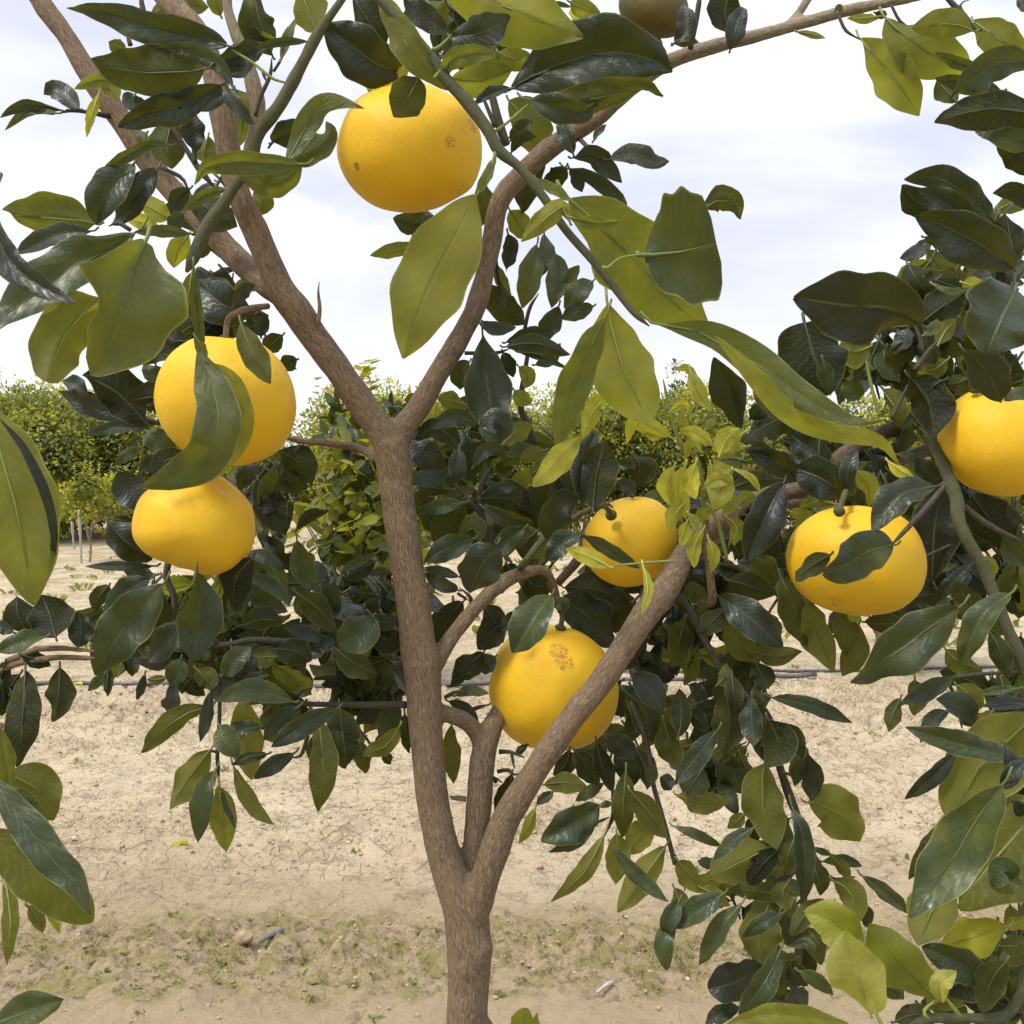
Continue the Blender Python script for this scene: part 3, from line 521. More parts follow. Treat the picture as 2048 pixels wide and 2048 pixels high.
# (tile, centre line, width, visible side, age, depth, {options}); a list of several strips makes one bent leaf
def X(*a, **k): return (a, k)
LV = []
def A(*strips): LV.append(list(strips))
def M(rows):
    for q in rows: A(X(*q))
M([ # top left
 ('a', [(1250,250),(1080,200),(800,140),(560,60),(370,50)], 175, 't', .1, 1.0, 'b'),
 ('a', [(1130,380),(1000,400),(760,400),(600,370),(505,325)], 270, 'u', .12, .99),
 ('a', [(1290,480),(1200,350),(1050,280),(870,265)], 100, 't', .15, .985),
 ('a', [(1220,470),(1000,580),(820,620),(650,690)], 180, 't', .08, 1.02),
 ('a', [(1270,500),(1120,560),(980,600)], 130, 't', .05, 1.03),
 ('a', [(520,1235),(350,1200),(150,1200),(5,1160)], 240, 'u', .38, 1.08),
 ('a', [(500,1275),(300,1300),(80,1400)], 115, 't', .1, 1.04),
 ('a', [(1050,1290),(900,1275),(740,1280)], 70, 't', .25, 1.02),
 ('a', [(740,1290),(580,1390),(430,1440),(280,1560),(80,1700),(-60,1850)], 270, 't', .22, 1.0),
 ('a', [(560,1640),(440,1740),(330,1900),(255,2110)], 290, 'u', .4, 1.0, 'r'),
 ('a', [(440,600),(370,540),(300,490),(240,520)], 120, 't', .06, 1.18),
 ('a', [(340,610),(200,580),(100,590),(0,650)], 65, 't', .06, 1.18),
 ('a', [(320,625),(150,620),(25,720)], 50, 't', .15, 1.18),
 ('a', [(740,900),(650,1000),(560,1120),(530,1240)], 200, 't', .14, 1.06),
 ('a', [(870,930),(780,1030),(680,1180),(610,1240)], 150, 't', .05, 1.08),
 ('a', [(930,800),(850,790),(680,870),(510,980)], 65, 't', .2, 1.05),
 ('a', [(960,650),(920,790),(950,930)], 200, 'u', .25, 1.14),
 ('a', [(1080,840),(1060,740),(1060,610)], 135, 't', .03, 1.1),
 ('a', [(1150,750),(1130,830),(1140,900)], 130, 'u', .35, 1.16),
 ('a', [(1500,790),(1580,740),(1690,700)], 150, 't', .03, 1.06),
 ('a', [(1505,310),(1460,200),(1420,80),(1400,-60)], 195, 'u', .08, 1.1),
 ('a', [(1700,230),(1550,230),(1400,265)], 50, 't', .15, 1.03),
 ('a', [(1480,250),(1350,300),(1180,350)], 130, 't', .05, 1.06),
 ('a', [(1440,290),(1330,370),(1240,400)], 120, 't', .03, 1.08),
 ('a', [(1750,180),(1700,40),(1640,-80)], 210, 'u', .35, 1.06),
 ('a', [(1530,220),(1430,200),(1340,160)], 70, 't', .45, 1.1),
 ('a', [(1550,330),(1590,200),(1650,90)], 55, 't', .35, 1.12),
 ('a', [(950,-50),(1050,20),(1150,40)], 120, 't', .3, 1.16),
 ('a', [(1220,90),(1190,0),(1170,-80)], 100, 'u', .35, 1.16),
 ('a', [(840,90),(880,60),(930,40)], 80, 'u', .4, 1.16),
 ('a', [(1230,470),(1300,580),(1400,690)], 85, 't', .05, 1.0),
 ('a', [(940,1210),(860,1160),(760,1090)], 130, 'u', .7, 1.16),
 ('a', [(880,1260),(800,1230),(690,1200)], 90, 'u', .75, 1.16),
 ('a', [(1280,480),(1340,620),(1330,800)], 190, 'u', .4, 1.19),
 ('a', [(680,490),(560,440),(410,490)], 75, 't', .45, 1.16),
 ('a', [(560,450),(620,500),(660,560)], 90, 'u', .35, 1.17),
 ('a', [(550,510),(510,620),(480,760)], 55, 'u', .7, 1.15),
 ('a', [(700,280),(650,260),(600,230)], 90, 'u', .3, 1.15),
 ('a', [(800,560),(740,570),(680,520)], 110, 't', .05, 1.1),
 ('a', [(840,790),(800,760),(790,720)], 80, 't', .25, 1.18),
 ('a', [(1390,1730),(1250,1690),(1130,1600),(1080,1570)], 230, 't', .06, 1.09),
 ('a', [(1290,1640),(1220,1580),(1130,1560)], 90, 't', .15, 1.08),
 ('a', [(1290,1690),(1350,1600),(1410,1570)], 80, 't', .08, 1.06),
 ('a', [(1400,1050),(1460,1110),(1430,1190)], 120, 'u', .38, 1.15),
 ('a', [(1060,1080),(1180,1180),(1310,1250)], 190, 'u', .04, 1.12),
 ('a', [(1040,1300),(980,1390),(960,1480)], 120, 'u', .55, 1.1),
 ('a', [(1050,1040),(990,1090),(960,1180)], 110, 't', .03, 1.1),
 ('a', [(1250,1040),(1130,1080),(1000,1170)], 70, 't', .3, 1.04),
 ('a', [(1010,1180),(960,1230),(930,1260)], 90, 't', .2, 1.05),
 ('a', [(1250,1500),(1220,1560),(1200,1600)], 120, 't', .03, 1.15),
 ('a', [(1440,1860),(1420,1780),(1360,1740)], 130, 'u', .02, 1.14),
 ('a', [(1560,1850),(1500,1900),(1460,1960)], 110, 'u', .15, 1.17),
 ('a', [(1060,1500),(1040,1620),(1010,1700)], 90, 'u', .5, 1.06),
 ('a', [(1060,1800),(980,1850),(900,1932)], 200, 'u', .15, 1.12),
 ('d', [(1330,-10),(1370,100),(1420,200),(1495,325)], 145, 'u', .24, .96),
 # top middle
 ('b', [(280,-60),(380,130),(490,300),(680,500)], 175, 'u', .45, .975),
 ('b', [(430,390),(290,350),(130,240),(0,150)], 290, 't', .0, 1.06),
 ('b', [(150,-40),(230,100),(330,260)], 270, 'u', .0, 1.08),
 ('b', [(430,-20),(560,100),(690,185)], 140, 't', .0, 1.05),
 ('b', [(600,-120),(880,-10),(1150,100),(1415,205)], 350, 'u', .5, 1.0),
 ('b', [(1035,485),(1250,370),(1550,290),(1780,320),(1920,395)], 390, 't', .05, 1.02),
 ('b', [(700,200),(820,190),(930,150),(1015,90)], 190, 't', .03, .97),
 ('b', [(660,430),(690,340),(820,300),(960,300)], 110, 't', .38, .955),
 ('b', [(690,430),(850,450),(1035,390)], 230, 'u', .4, 1.03),
 ('b', [(1030,490),(920,510),(820,575)], 65, 't', .0, 1.0),
 ('b', [(520,420),(470,520),(380,645)], 220, 'u', .18, .97),
 ('b', [(1020,560),(1100,650),(1180,860)], 260, 'u', .33, 1.22),
 ('b', [(1020,780),(1080,710),(1150,665)], 85, 't', .12, 1.14),
 ('b', [(1030,840),(1080,760),(1170,750)], 65, 't', .05, 1.14),
 ('b', [(1370,870),(1480,850),(1560,930),(1640,1005)], 120, 't', .03, 1.16),
 ('b', [(1570,880),(1700,850),(1800,890),(1900,890)], 120, 't', .06, 1.16),
 ('b', [(1340,930),(1450,970),(1600,1080),(1690,1250)], 90, 't', .04, 1.15),
 ('b', [(1370,850),(1330,740),(1290,650)], 95, 't', .06, 1.15),
 ('b', [(1480,780),(1510,730),(1555,685)], 40, 't', .2, 1.16),
 ('b', [(1350,930),(1390,990),(1420,1060)], 80, 't', .05, 1.16),
 ('b', [(1170,990),(1280,1060),(1360,1110)], 65, 't', .4, .98),
 ('b', [(1340,1195),(1480,1230),(1630,1220)], 75, 't', .4, .94),
 ('b', [(1350,1220),(1310,1140),(1200,1220),(1085,1335)], 120, 'u', .5, .945),
 ('b', [(2100,1150),(2160,1110),(2230,1115),(2300,1205)], 140, 'u', .15, .93),
 ('b', [(550,1250),(470,1230),(375,1205)], 130, 't', .08, 1.2),
 ('b', [(500,1350),(400,1380),(250,1410)], 85, 'u', .38, 1.2),
 ('b', [(490,1150),(540,1240),(480,1340)], 150, 't', .04, 1.22),
 ('b', [(1170,1350),(1130,1500),(1090,1700)], 135, 't', .3, 1.2),
 ('b', [(1010,1290),(1030,1380),(1000,1500)], 95, 't', .03, 1.2),
 ('b', [(1210,1290),(1220,1420),(1200,1520)], 90, 't', .1, 1.21),
 ('b', [(1270,1400),(1290,1500),(1250,1700)], 135, 't', .12, 1.22),
 ('b', [(1320,1600),(1350,1530),(1405,1465)], 75, 't', .2, 1.22),
 ('b', [(1480,1550),(1400,1610),(1320,1700)], 120, 't', .15, 1.2),
 ('b', [(1480,1690),(1390,1720),(1305,1760)], 100, 't', .12, 1.2),
 ('b', [(940,1450),(970,1560),(1030,1640)], 75, 'u', .2, 1.22),
 ('b', [(1290,1690),(1250,1790),(1190,1910)], 115, 't', .1, 1.23),
 ('b', [(1220,880),(1120,1000),(1080,1180)], 160, 'u', .03, 1.22),
 ('b', [(1330,920),(1280,980),(1200,1010)], 110, 'u', .04, 1.21),
 ('b', [(1020,1160),(1080,1250),(1130,1320)], 130, 'u', .3, 1.22),
 ('b', [(870,1000),(880,1120),(860,1250)], 130, 'u', .15, 1.24),
 ('b', [(900,1570),(970,1680),(1100,1790)], 160, 'u', .08, 1.22),
 ('b', [(850,1780),(950,1820),(1055,1805)], 80, 't', .08, 1.14),
 ('b', [(1000,1890),(1130,1840),(1245,1830)], 80, 't', .04, 1.14),
 ('b', [(1350,10),(1420,50),(1520,70)], 110, 'u', .45, 1.1),
 ('b', [(1390,140),(1400,60),(1410,0)], 100, 'u', .9, 1.14),
 ('b', [(1230,10),(1290,20),(1360,40)], 30, 't', .15, 1.1),
 ('b', [(1690,190),(1790,200),(1860,270)], 90, 'u', .25, 1.14),
 ('b', [(560,0),(600,60),(680,120)], 150, 'u', .2, 1.1),
 ('b', [(460,-40),(520,10),(560,40)], 90, 'u', .5, 1.12),
 ('b', [(960,290),(1040,330),(1130,290)], 130, 'u', .35, 1.04),
 ('b', [(230,480),(250,500),(270,510)], 25, 'u', .6, 1.1),
 ('b', [(420,440),(430,400),(440,360)], 60, 'u', .6, 1.0),
 # top right
 ('c', [(1030,215),(1130,330),(1250,480),(1353,640)], 235, 'u', .56, 1.12),
 ('c', [(1170,100),(1300,230),(1480,330),(1640,400)], 290, 'u', .48, 1.1),
 ('c', [(1650,170),(1520,130),(1310,160)], 160, 'u', .4, 1.06),
 ('c', [(1660,120),(1780,210),(1950,300)], 190, 'u', .42, 1.08),
 ('c', [(1700,390),(1580,350),(1440,290)], 70, 't', .2, 1.04),
 ('c', [(2000,350),(1800,340),(1650,440),(1530,545)], 180, 't', .16, .98),
 ('c', [(1800,500),(1650,470),(1440,430)], 110, 't', .16, 1.02),
 ('c', [(2080,650),(1850,600),(1650,610),(1440,670)], 200, 'u', .06, .97),
 ('c', [(2000,820),(1820,740),(1660,715)], 150, 't', .2, 1.0),
 ('c', [(1980,970),(1880,880),(1780,800)], 120, 'u', .0, 1.05),
 ('c', [(1560,560),(1500,500),(1450,440)], 110, 'u', .2, 1.06),
 ('c', [(1770,1220),(1620,1080),(1450,980),(1270,990)], 165, 't', .03, 1.08),
 ('c', [(1450,1180),(1330,1110),(1260,1020)], 150, 'u', .0, 1.1),
 ('c', [(1680,1260),(1500,1120),(1350,1040)], 160, 't', .04, 1.04),
 ('c', [(1870,1480),(1700,1350),(1500,1250),(1340,1190)], 270, 't', .04, 1.0),
 ('c', [(1880,1420),(1850,1290),(1830,1180)], 190, 'u', .0, 1.04),
 ('c', [(1960,1150),(1880,1050),(1760,1070)], 110, 't', .06, 1.02),
 ('c', [(1800,1400),(1760,1280),(1690,1230)], 130, 't', .02, 1.05),
 ('c', [(1365,1800),(1200,1700),(1000,1690),(820,1665),(665,1640)], 390, 't', .0, .99),
 ('c', [(720,1780),(750,1900),(800,2040),(860,2180)], 390, 'u', .02, 1.12, 'b'),
 ('c', [(1880,1600),(1820,1720),(1770,1830),(1725,1955)], 420, 't', .14, .93, 'b'),
 ('c', [(1380,1770),(1480,1690),(1620,1600)], 210, 'u', .06, 1.1),
 ('c', [(1290,1460),(1350,1560),(1430,1640)], 190, 'u', .02, 1.13),
 ('c', [(1590,1560),(1650,1580),(1700,1620)], 100, 'u', .8, 1.13),
 ('c', [(1430,1570),(1530,1610),(1630,1590)], 40, 't', .3, 1.07),
 ('c', [(300,190),(280,60),(310,-60)], 210, 'u', .0, 1.12),
 ('c', [(310,275),(340,150),(380,40)], 120, 't', .04, 1.1),
 ('c', [(0,240),(70,150),(50,20)], 110, 't', .03, 1.07),
 ('c', [(680,175),(760,190),(838,212)], 38, 'u', .45, 1.14),
 ('c', [(1140,90),(1060,100),(955,100)], 55, 'u', .6, 1.12),
 ('c', [(0,240),(60,230),(150,240)], 60, 'u', .15, 1.2),
 ('c', [(1110,70),(1150,80),(1170,100)], 50, 't', .08, 1.12),
 ('c', [(890,60),(910,40),(930,70)], 35, 't', .2, 1.12),
 ('c', [(1880,1560),(1900,1500),(1930,1440)], 120, 't', .05, 1.03),
 ('c', [(1910,-30),(1940,20),(1980,60)], 80, 't', .05, 1.05),
 ('c', [(1380,1850),(1440,1800),(1450,1760)], 70, 't', .3, 1.06),
 ('c', [(1460,1900),(1500,1820),(1560,1760)], 100, 'u', .5, 1.08),
 # left middle
 ('d', [(1060,80),(960,90),(900,20)], 140, 'u', .03, 1.1),
 ('d', [(950,180),(850,150),(690,200)], 130, 't', .2, 1.08),
 ('d', [(920,250),(850,270),(790,220)], 110, 't', .15, 1.09),
 ('d', [(810,540),(700,420),(590,330),(450,280)], 260, 'u', .0, 1.06),
 ('d', [(480,380),(420,330),(350,310)], 100, 't', .04, 1.08),
 ('d', [(740,510),(550,450),(325,368)], 135, 't', .0, 1.09),
 ('d', [(880,540),(660,560),(460,605)], 75, 't', .08, 1.08),
 ('d', [(880,500),(860,400),(700,420)], 170, 'u', .05, 1.04),
 ('d', [(970,700),(870,640),(790,600)], 150, 't', .16, 1.12),
 ('d', [(790,670),(700,720),(635,765)], 65, 't', .2, 1.13),
 ('d', [(790,620),(740,635),(690,660)], 45, 't', .15, 1.13),
 ('d', [(1040,730),(930,740),(840,850)], 140, 'u', .03, 1.03),
 ('d', [(880,720),(820,770),(770,820)], 90, 't', .05, 1.1),
 ('d', [(650,810),(710,900),(800,1030)], 190, 't', .02, 1.12),
 ('d', [(600,1090),(690,1190),(840,1290)], 200, 't', .03, 1.12),
 ('d', [(850,1330),(650,1330),(468,1333)], 55, 't', .05, 1.1),
 ('d', [(860,1380),(760,1370),(660,1340)], 85, 't', .08, 1.12),
 ('d', [(620,1070),(700,1080),(750,1080)], 50, 'u', .03, 1.14),
 ('d', [(900,1430),(780,1570),(650,1720),(525,1935)], 270, 't', .14, 1.02),
 ('d', [(1090,1370),(1095,1550),(1085,1700),(1065,1860)], 245, 't', .1, 1.03),
 ('d', [(830,1400),(700,1470),(570,1590)], 140, 't', .1, 1.07),
 ('d', [(600,1440),(540,1510),(530,1580)], 100, 'u', .1, 1.1),
 ('d', [(590,1580),(530,1680),(540,1780)], 120, 'u', .06, 1.1),
 ('d', [(830,1600),(800,1700),(720,1800)], 130, 'u', .03, 1.1),
 ('d', [(1390,1290),(1300,1400),(1290,1570)], 200, 'u', .0, 1.09),
 ('d', [(980,1640),(900,1760),(820,1850)], 160, 't', .1, 1.1),
 ('d', [(1230,1932),(1300,1850),(1390,1780)], 120, 't', .15, 1.08),
 ('d', [(1000,1840),(980,1900),(940,1990)], 120, 't', .15, 1.14),
 ('d', [(1640,1190),(1670,1350),(1760,1480)], 130, 't', .25, 1.2),
 ('d', [(1640,1480),(1760,1570),(1850,1700)], 150, 'u', .15, 1.16),
 ('d', [(1370,1250),(1480,1290),(1570,1360)], 80, 't', .15, 1.18),
 ('d', [(1380,1390),(1480,1430),(1600,1530)], 90, 't', .2, 1.16),
 ('d', [(1440,1300),(1520,1360),(1580,1500)], 90, 'u', .3, 1.2),
 ('d', [(1380,1470),(1480,1540),(1590,1580)], 120, 't', .22, 1.17),
 ('d', [(1550,700),(1650,760),(1720,880)], 190, 'u', .05, 1.2),
 ('d', [(1480,800),(1600,860),(1700,900)], 150, 'u', .06, 1.22),
 ('d', [(1430,860),(1480,960),(1540,1150)], 190, 'u', .06, 1.2),
 ('d', [(1620,980),(1560,1060),(1570,1160)], 110, 'u', .08, 1.22),
 ('d', [(1440,780),(1360,830),(1320,920)], 100, 't', .04, 1.15),
 ('d', [(1640,190),(1600,200),(1560,250)], 110, 't', .06, 1.18),
 ('d', [(1640,1130),(1710,1050),(1820,1020)], 70, 't', .05, 1.22),
 ('d', [(1590,1680),(1700,1700),(1800,1750)], 80, 't', .06, 1.14),
 ('d', [(1700,1780),(1780,1760),(1850,1740)], 100, 't', .1, 1.14),
 ('d', [(1330,1660),(1450,1620),(1560,1640)], 130, 'u', .12, 1.12),
 ('d', [(1520,1790),(1620,1800),(1720,1850)], 170, 'u', .08, 1.12),
 ('d', [(900,1500),(890,1640),(870,1700)], 130, 'u', .05, 1.13),
 # lower left hanging sprays
 ('g', [(1150,180),(1000,230),(880,330),(772,442)], 125, 'u', .35, 1.12),
 ('g', [(1165,90),(1140,230),(1105,375)], 75, 't', .05, 1.1),
 ('g', [(1160,420),(1080,520),(1000,640),(938,750)], 165, 'u', .42, 1.13),
 ('g', [(1190,530),(1130,640),(1110,770),(1090,930)], 125, 't', .17, 1.11),
 ('g', [(1290,510),(1350,650),(1420,760),(1512,832)], 90, 'u', .42, 1.12),
 ('g', [(1210,280),(1250,360),(1310,460)], 140, 't', .16, 1.1),
 ('g', [(1350,140),(1350,300),(1390,585)], 190, 'u', .42, 1.14),
 ('g', [(1610,150),(1400,90),(1185,145)], 130, 't', .16, 1.08),
 ('g', [(1860,190),(1700,270),(1495,405)], 120, 't', .12, 1.08),
 ('g', [(1650,180),(1530,260),(1455,370)], 95, 't', .1, 1.1),
 ('g', [(1760,250),(1785,480),(1760,765)], 160, 'u', .32, 1.13),
 ('g', [(1880,260),(1900,400),(1910,525)], 160, 'u', .12, 1.15),
 ('g', [(1625,435),(1510,500),(1400,582)], 95, 't', .06, 1.1),
 ('g', [(1480,440),(1380,460),(1275,498)], 65, 'u', .08, 1.1),
 ('g', [(1440,290),(1350,300),(1280,270)], 80, 't', .1, 1.12),
 ('g', [(590,-10),(540,40),(485,95)], 60, 't', .2, 1.15),
 ('g', [(600,-40),(595,40),(595,125)], 55, 'u', .05, 1.15),
 ('g', [(800,0),(780,70),(755,145)], 50, 't', .08, 1.15),
 ('g', [(920,20),(870,30),(810,30)], 50, 'u', .3, 1.15),
 ('g', [(1060,20),(1020,60),(1000,110)], 60, 'u', .03, 1.15),
 ('g', [(1080,-30),(1150,40),(1160,90)], 120, 'u', .25, 1.14),
 ('g', [(1470,10),(1400,20),(1340,40)], 60, 't', .12, 1.1),
 # centre
 ('e', [(870,50),(885,250),(915,430),(960,600)], 270, 't', .07, 1.13, 'o'),
 ('e', [(800,200),(750,270),(745,360)], 120, 'u', .12, 1.2),
 ('e', [(790,450),(700,420),(615,400)], 115, 'u', .38, 1.22),
 ('e', [(600,520),(610,470),(600,430)], 70, 'u', .6, 1.24),
 ('e', [(1000,120),(1160,100),(1355,165)], 110, 'u', .12, 1.12),
 ('e', [(1070,150),(1200,180),(1335,240)], 50, 't', .15, 1.13),
 ('e', [(1160,220),(1240,190),(1300,100)], 80, 't', .1, 1.2),
 ('e', [(980,150),(1010,220),(1040,290)], 90, 'u', .0, 1.19),
 ('e', [(1070,230),(1120,280),(1100,350)], 90, 'u', .5, 1.22),
 ('e', [(1560,-110),(1590,80),(1660,280),(1730,420),(1787,568)], 345, 'u', .6, 1.06),
 ('e', [(1600,425),(1500,440),(1422,630)], 100, 'u', .8, 1.12),
 ('e', [(1480,1010),(1500,820),(1545,640)], 240, 'u', .07, 1.1),
 ('e', [(1420,990),(1420,800),(1495,590)], 160, 't', .02, 1.13),
 ('e', [(1910,620),(1800,560),(1710,530),(1665,660)], 90, 'u', .85, 1.1),
 ('e', [(1850,600),(1780,580),(1700,560)], 60, 'u', .75, 1.12),
 ('e', [(480,640),(560,720),(650,790)], 160, 't', .03, 1.2),
 ('e', [(680,830),(570,850),(478,885)], 100, 't', .1, 1.18),
 ('e', [(740,690),(680,600),(590,570),(500,635)], 130, 'u', .05, 1.16),
 ('e', [(850,550),(720,510),(578,560)], 105, 't', .15, 1.15),
 ('e', [(960,640),(990,560),(930,510),(850,560)], 120, 't', .04, 1.12),
 ('e', [(1045,360),(1080,400),(1140,440)], 95, 'u', .55, 1.2),
 ('e', [(985,655),(1060,590),(1145,550)], 125, 'u', .5, 1.18),
 ('e', [(820,780),(880,690),(960,690),(1000,760)], 80, 't', .1, 1.13),
 ('e', [(740,680),(730,770),(715,880)], 100, 't', .05, 1.15),
 ('e', [(1220,690),(1150,710),(1075,755)], 90, 'u', .35, 1.18),
 ('e', [(1160,680),(1080,690),(1010,730)], 70, 't', .2, 1.2),
 ('e', [(870,640),(830,720),(800,850)], 130, 'u', .02, 1.17),
 ('e', [(770,980),(640,1000),(508,1032)], 85, 't', .1, 1.17),
 ('e', [(760,980),(690,1080),(600,1200)], 190, 'u', .14, 1.2),
 ('e', [(700,910),(600,900),(500,940)], 90, 'u', .08, 1.2),
 ('e', [(870,960),(1000,950),(1160,1060)], 210, 'u', .08, 1.2),
 ('e', [(880,1010),(1000,1060),(1158,1092)], 90, 't', .14, 1.18),
 ('e', [(1180,880),(1160,980),(1190,1140)], 190, 'u', .06, 1.2),
 ('e', [(880,930),(970,900),(1070,890)], 70, 't', .06, 1.19),
 ('e', [(1400,950),(1290,1000),(1215,1170)], 180, 't', .03, 1.14),
 ('e', [(820,1180),(680,1230),(545,1310)], 140, 't', .14, 1.15),
 ('e', [(860,1190),(820,1120),(740,1160)], 140, 'u', .16, 1.19),
 ('e', [(950,1210),(860,1330),(800,1485)], 235, 't', .05, 1.12),
 ('e', [(1100,1120),(1000,1180),(950,1300)], 110, 't', .18, 1.16),
 ('e', [(1170,1140),(1110,1200),(1100,1300)], 130, 'u', .1, 1.2),
 ('e', [(1410,1165),(1320,1200),(1215,1300)], 130, 't', .08, 1.11),
 ('e', [(1410,1150),(1560,1230),(1740,1345)], 80, 't', .18, 1.1),
 ('e', [(1570,1335),(1460,1280),(1330,1235)], 95, 'u', .9, 1.07),
 ('e', [(1755,1330),(1785,1460),(1745,1600)], 55, 'u', .9, 1.05),
 ('e', [(740,1390),(640,1360),(548,1340)], 60, 't', .06, 1.16),
 ('e', [(740,1465),(640,1430),(548,1370)], 80, 't', .1, 1.17),
 ('e', [(1250,1490),(1180,1580),(1110,1690),(1035,1805)], 215, 't', .16, 1.12),
 ('e', [(1300,1520),(1430,1590),(1580,1780)], 250, 't', .05, 1.27),
 ('e', [(1300,1600),(1310,1540),(1260,1560)], 90, 't', .18, 1.15),
 ('e', [(760,1530),(680,1620),(625,1790)], 130, 'u', .03, 1.2),
 ('e', [(1010,1640),(920,1690),(850,1790)], 180, 'u', .03, 1.19),
 ('e', [(870,1550),(930,1620),(970,1700)], 130, 'u', .04, 1.19),
 ('e', [(1060,1580),(1020,1640),(980,1690)], 90, 't', .06, 1.17),
 ('e', [(870,1810),(790,1880),(700,1950)], 140, 'u', .02, 1.19),
 ('e', [(940,1830),(890,1870),(880,1930)], 120, 't', .06, 1.2),
 ('e', [(1110,1400),(1160,1440),(1260,1440)], 180, 'u', .04, 1.27),
 ('e', [(1330,1450),(1500,1460),(1680,1540)], 220, 'u', .08, 1.3),
 ('e', [(1650,1480),(1620,1580),(1600,1700)], 200, 'u', .05, 1.32),
 ('e', [(1000,1320),(1030,1360),(1060,1390)], 90, 'u', .02, 1.2),
 ('e', [(1700,720),(1740,780),(1700,880)], 200, 'u', .08, 1.24),
 ('e', [(1850,720),(1780,800),(1760,900)], 160, 'u', .06, 1.26),
 ('e', [(1600,750),(1660,760),(1720,790)], 50, 't', .1, 1.2),
 ('e', [(1610,860),(1680,900),(1700,960)], 80, 't', .12, 1.2),
 ('e', [(285,1258),(190,1300),(85,1370)], 60, 't', .18, 1.16),
 ('e', [(280,1300),(200,1350),(100,1400)], 90, 'u', .02, 1.18),
 ('e', [(260,1620),(200,1700),(70,1760)], 210, 't', .18, 1.12),
 ('e', [(400,1620),(330,1640),(270,1600)], 90, 't', .06, 1.18),
 ('e', [(370,1370),(300,1360),(235,1380)], 50, 't', .15, 1.18),
 ('e', [(400,1690),(350,1740),(280,1700)], 160, 'u', .02, 1.18),
 ('e', [(50,1780),(150,1860),(300,1932)], 150, 'u', .1, 1.14),
 # lower middle
 ('h', [(410,290),(330,400),(205,440)], 110, 'u', .42, 1.13),
 ('h', [(80,180),(100,350),(110,515)], 190, 'u', .12, 1.15),
 ('h', [(380,180),(340,280),(300,350)], 130, 'u', .1, 1.17),
 ('h', [(190,380),(210,450),(225,550)], 100, 'u', .22, 1.15),
 ('h', [(320,440),(350,470),(365,500)], 60, 'u', .15, 1.15),
 ('h', [(700,280),(705,450),(710,605)], 110, 'u', .3, 1.19),
 ('h', [(440,220),(450,330),(470,440)], 80, 'u', .1, 1.18),
 ('h', [(680,150),(770,190),(850,270)], 70, 't', .04, 1.19),
 ('h', [(900,170),(830,190),(760,220)], 25, 't', .25, 1.2),
 ('h', [(720,120),(800,90),(905,110)], 65, 't', .15, 1.18),
 ('h', [(790,0),(740,20),(685,75)], 60, 'u', .0, 1.18),
 ('h', [(1030,560),(1000,680),(950,820)], 120, 'u', .04, 1.18),
 ('h', [(1210,610),(1330,600),(1450,625)], 115, 'u', .22, 1.17),
 ('h', [(1540,600),(1460,650),(1380,705)], 70, 't', .2, 1.2),
 ('h', [(1520,730),(1400,800),(1195,925)], 200, 't', .12, 1.12),
 ('h', [(1490,840),(1370,930),(1235,982)], 80, 't', .14, 1.13),
 ('h', [(1585,710),(1550,720),(1515,735)], 40, 't', .12, 1.14),
 ('h', [(1540,890),(1460,1050),(1380,1150),(1248,1255)], 105, 'u', .35, 1.12),
 ('h', [(1610,880),(1620,1010),(1605,1160)], 145, 'u', .45, 1.13),
 ('h', [(1660,540),(1650,700),(1640,910)], 130, 'u', .3, 1.14),
 ('h', [(1690,650),(1790,770),(1890,905)], 150, 'u', .42, 1.13),
 ('h', [(1820,820),(1740,890),(1680,1000)], 150, 'u', .48, 1.15),
 ('h', [(1880,950),(1760,1120),(1615,1315)], 160, 'u', .36, 1.13),
 ('h', [(1590,960),(1700,1090),(1895,1258)], 90, 't', .14, 1.1),
 ('h', [(1160,740),(1120,850),(1070,935)], 70, 'u', .6, 1.17),
 ('h', [(1960,1240),(1890,1380),(1880,1440)], 100, 't', .14, 1.1),
 ('h', [(1930,1350),(1870,1480),(1890,1640)], 110, 't', .18, 1.1),
 ('h', [(1260,650),(1220,680),(1170,720)], 60, 't', .05, 1.16),
 ('h', [(1350,420),(1330,500),(1260,560)], 110, 'u', .1, 1.2),
 ('h', [(1380,430),(1450,520),(1510,610)], 130, 'u', .12, 1.18),
 ('h', [(1500,380),(1530,500),(1590,650)], 110, 'u', .03, 1.17),
 ('h', [(1560,340),(1640,400),(1720,460)], 140, 't', .04, 1.14),
 ('h', [(1600,430),(1660,500),(1680,640)], 160, 'u', .08, 1.16),
 ('h', [(1720,420),(1770,520),(1780,640)], 120, 'u', .1, 1.15),
 ('h', [(1700,0),(1790,80),(1860,200)], 160, 't', .06, 1.13),
 ('h', [(1660,100),(1760,200),(1840,400)], 160, 'u', .12, 1.15),
 ('h', [(1870,260),(1900,380),(1950,520)], 150, 'u', .18, 1.14),
 ('h', [(1932,590),(1890,600),(1870,640)], 90, 't', .08, 1.14),
 ('h', [(1120,390),(1080,420),(1050,450)], 45, 'u', .05, 1.2),
 # right middle
 ('f', [(370,570),(320,390),(222,180)], 195, 't', .02, 1.14),
 ('f', [(420,520),(470,470),(500,430)], 110, 't', .0, 1.2),
 ('f', [(1210,1215),(1080,1240),(950,1320),(825,1370)], 235, 't', .14, 1.02, 'r'),
 ('f', [(860,1270),(760,1330),(672,1415)], 120, 'u', .12, 1.03),
 ('f', [(1445,890),(1290,920),(1190,1000),(1095,1140)], 175, 't', .13, 1.03),
 ('f', [(1490,900),(1440,1100),(1425,1420)], 270, 't', .02, 1.16),
 ('f', [(930,930),(810,840),(665,790)], 230, 't', .03, 1.14),
 ('f', [(930,960),(860,930),(760,880)], 130, 'u', .1, 1.15),
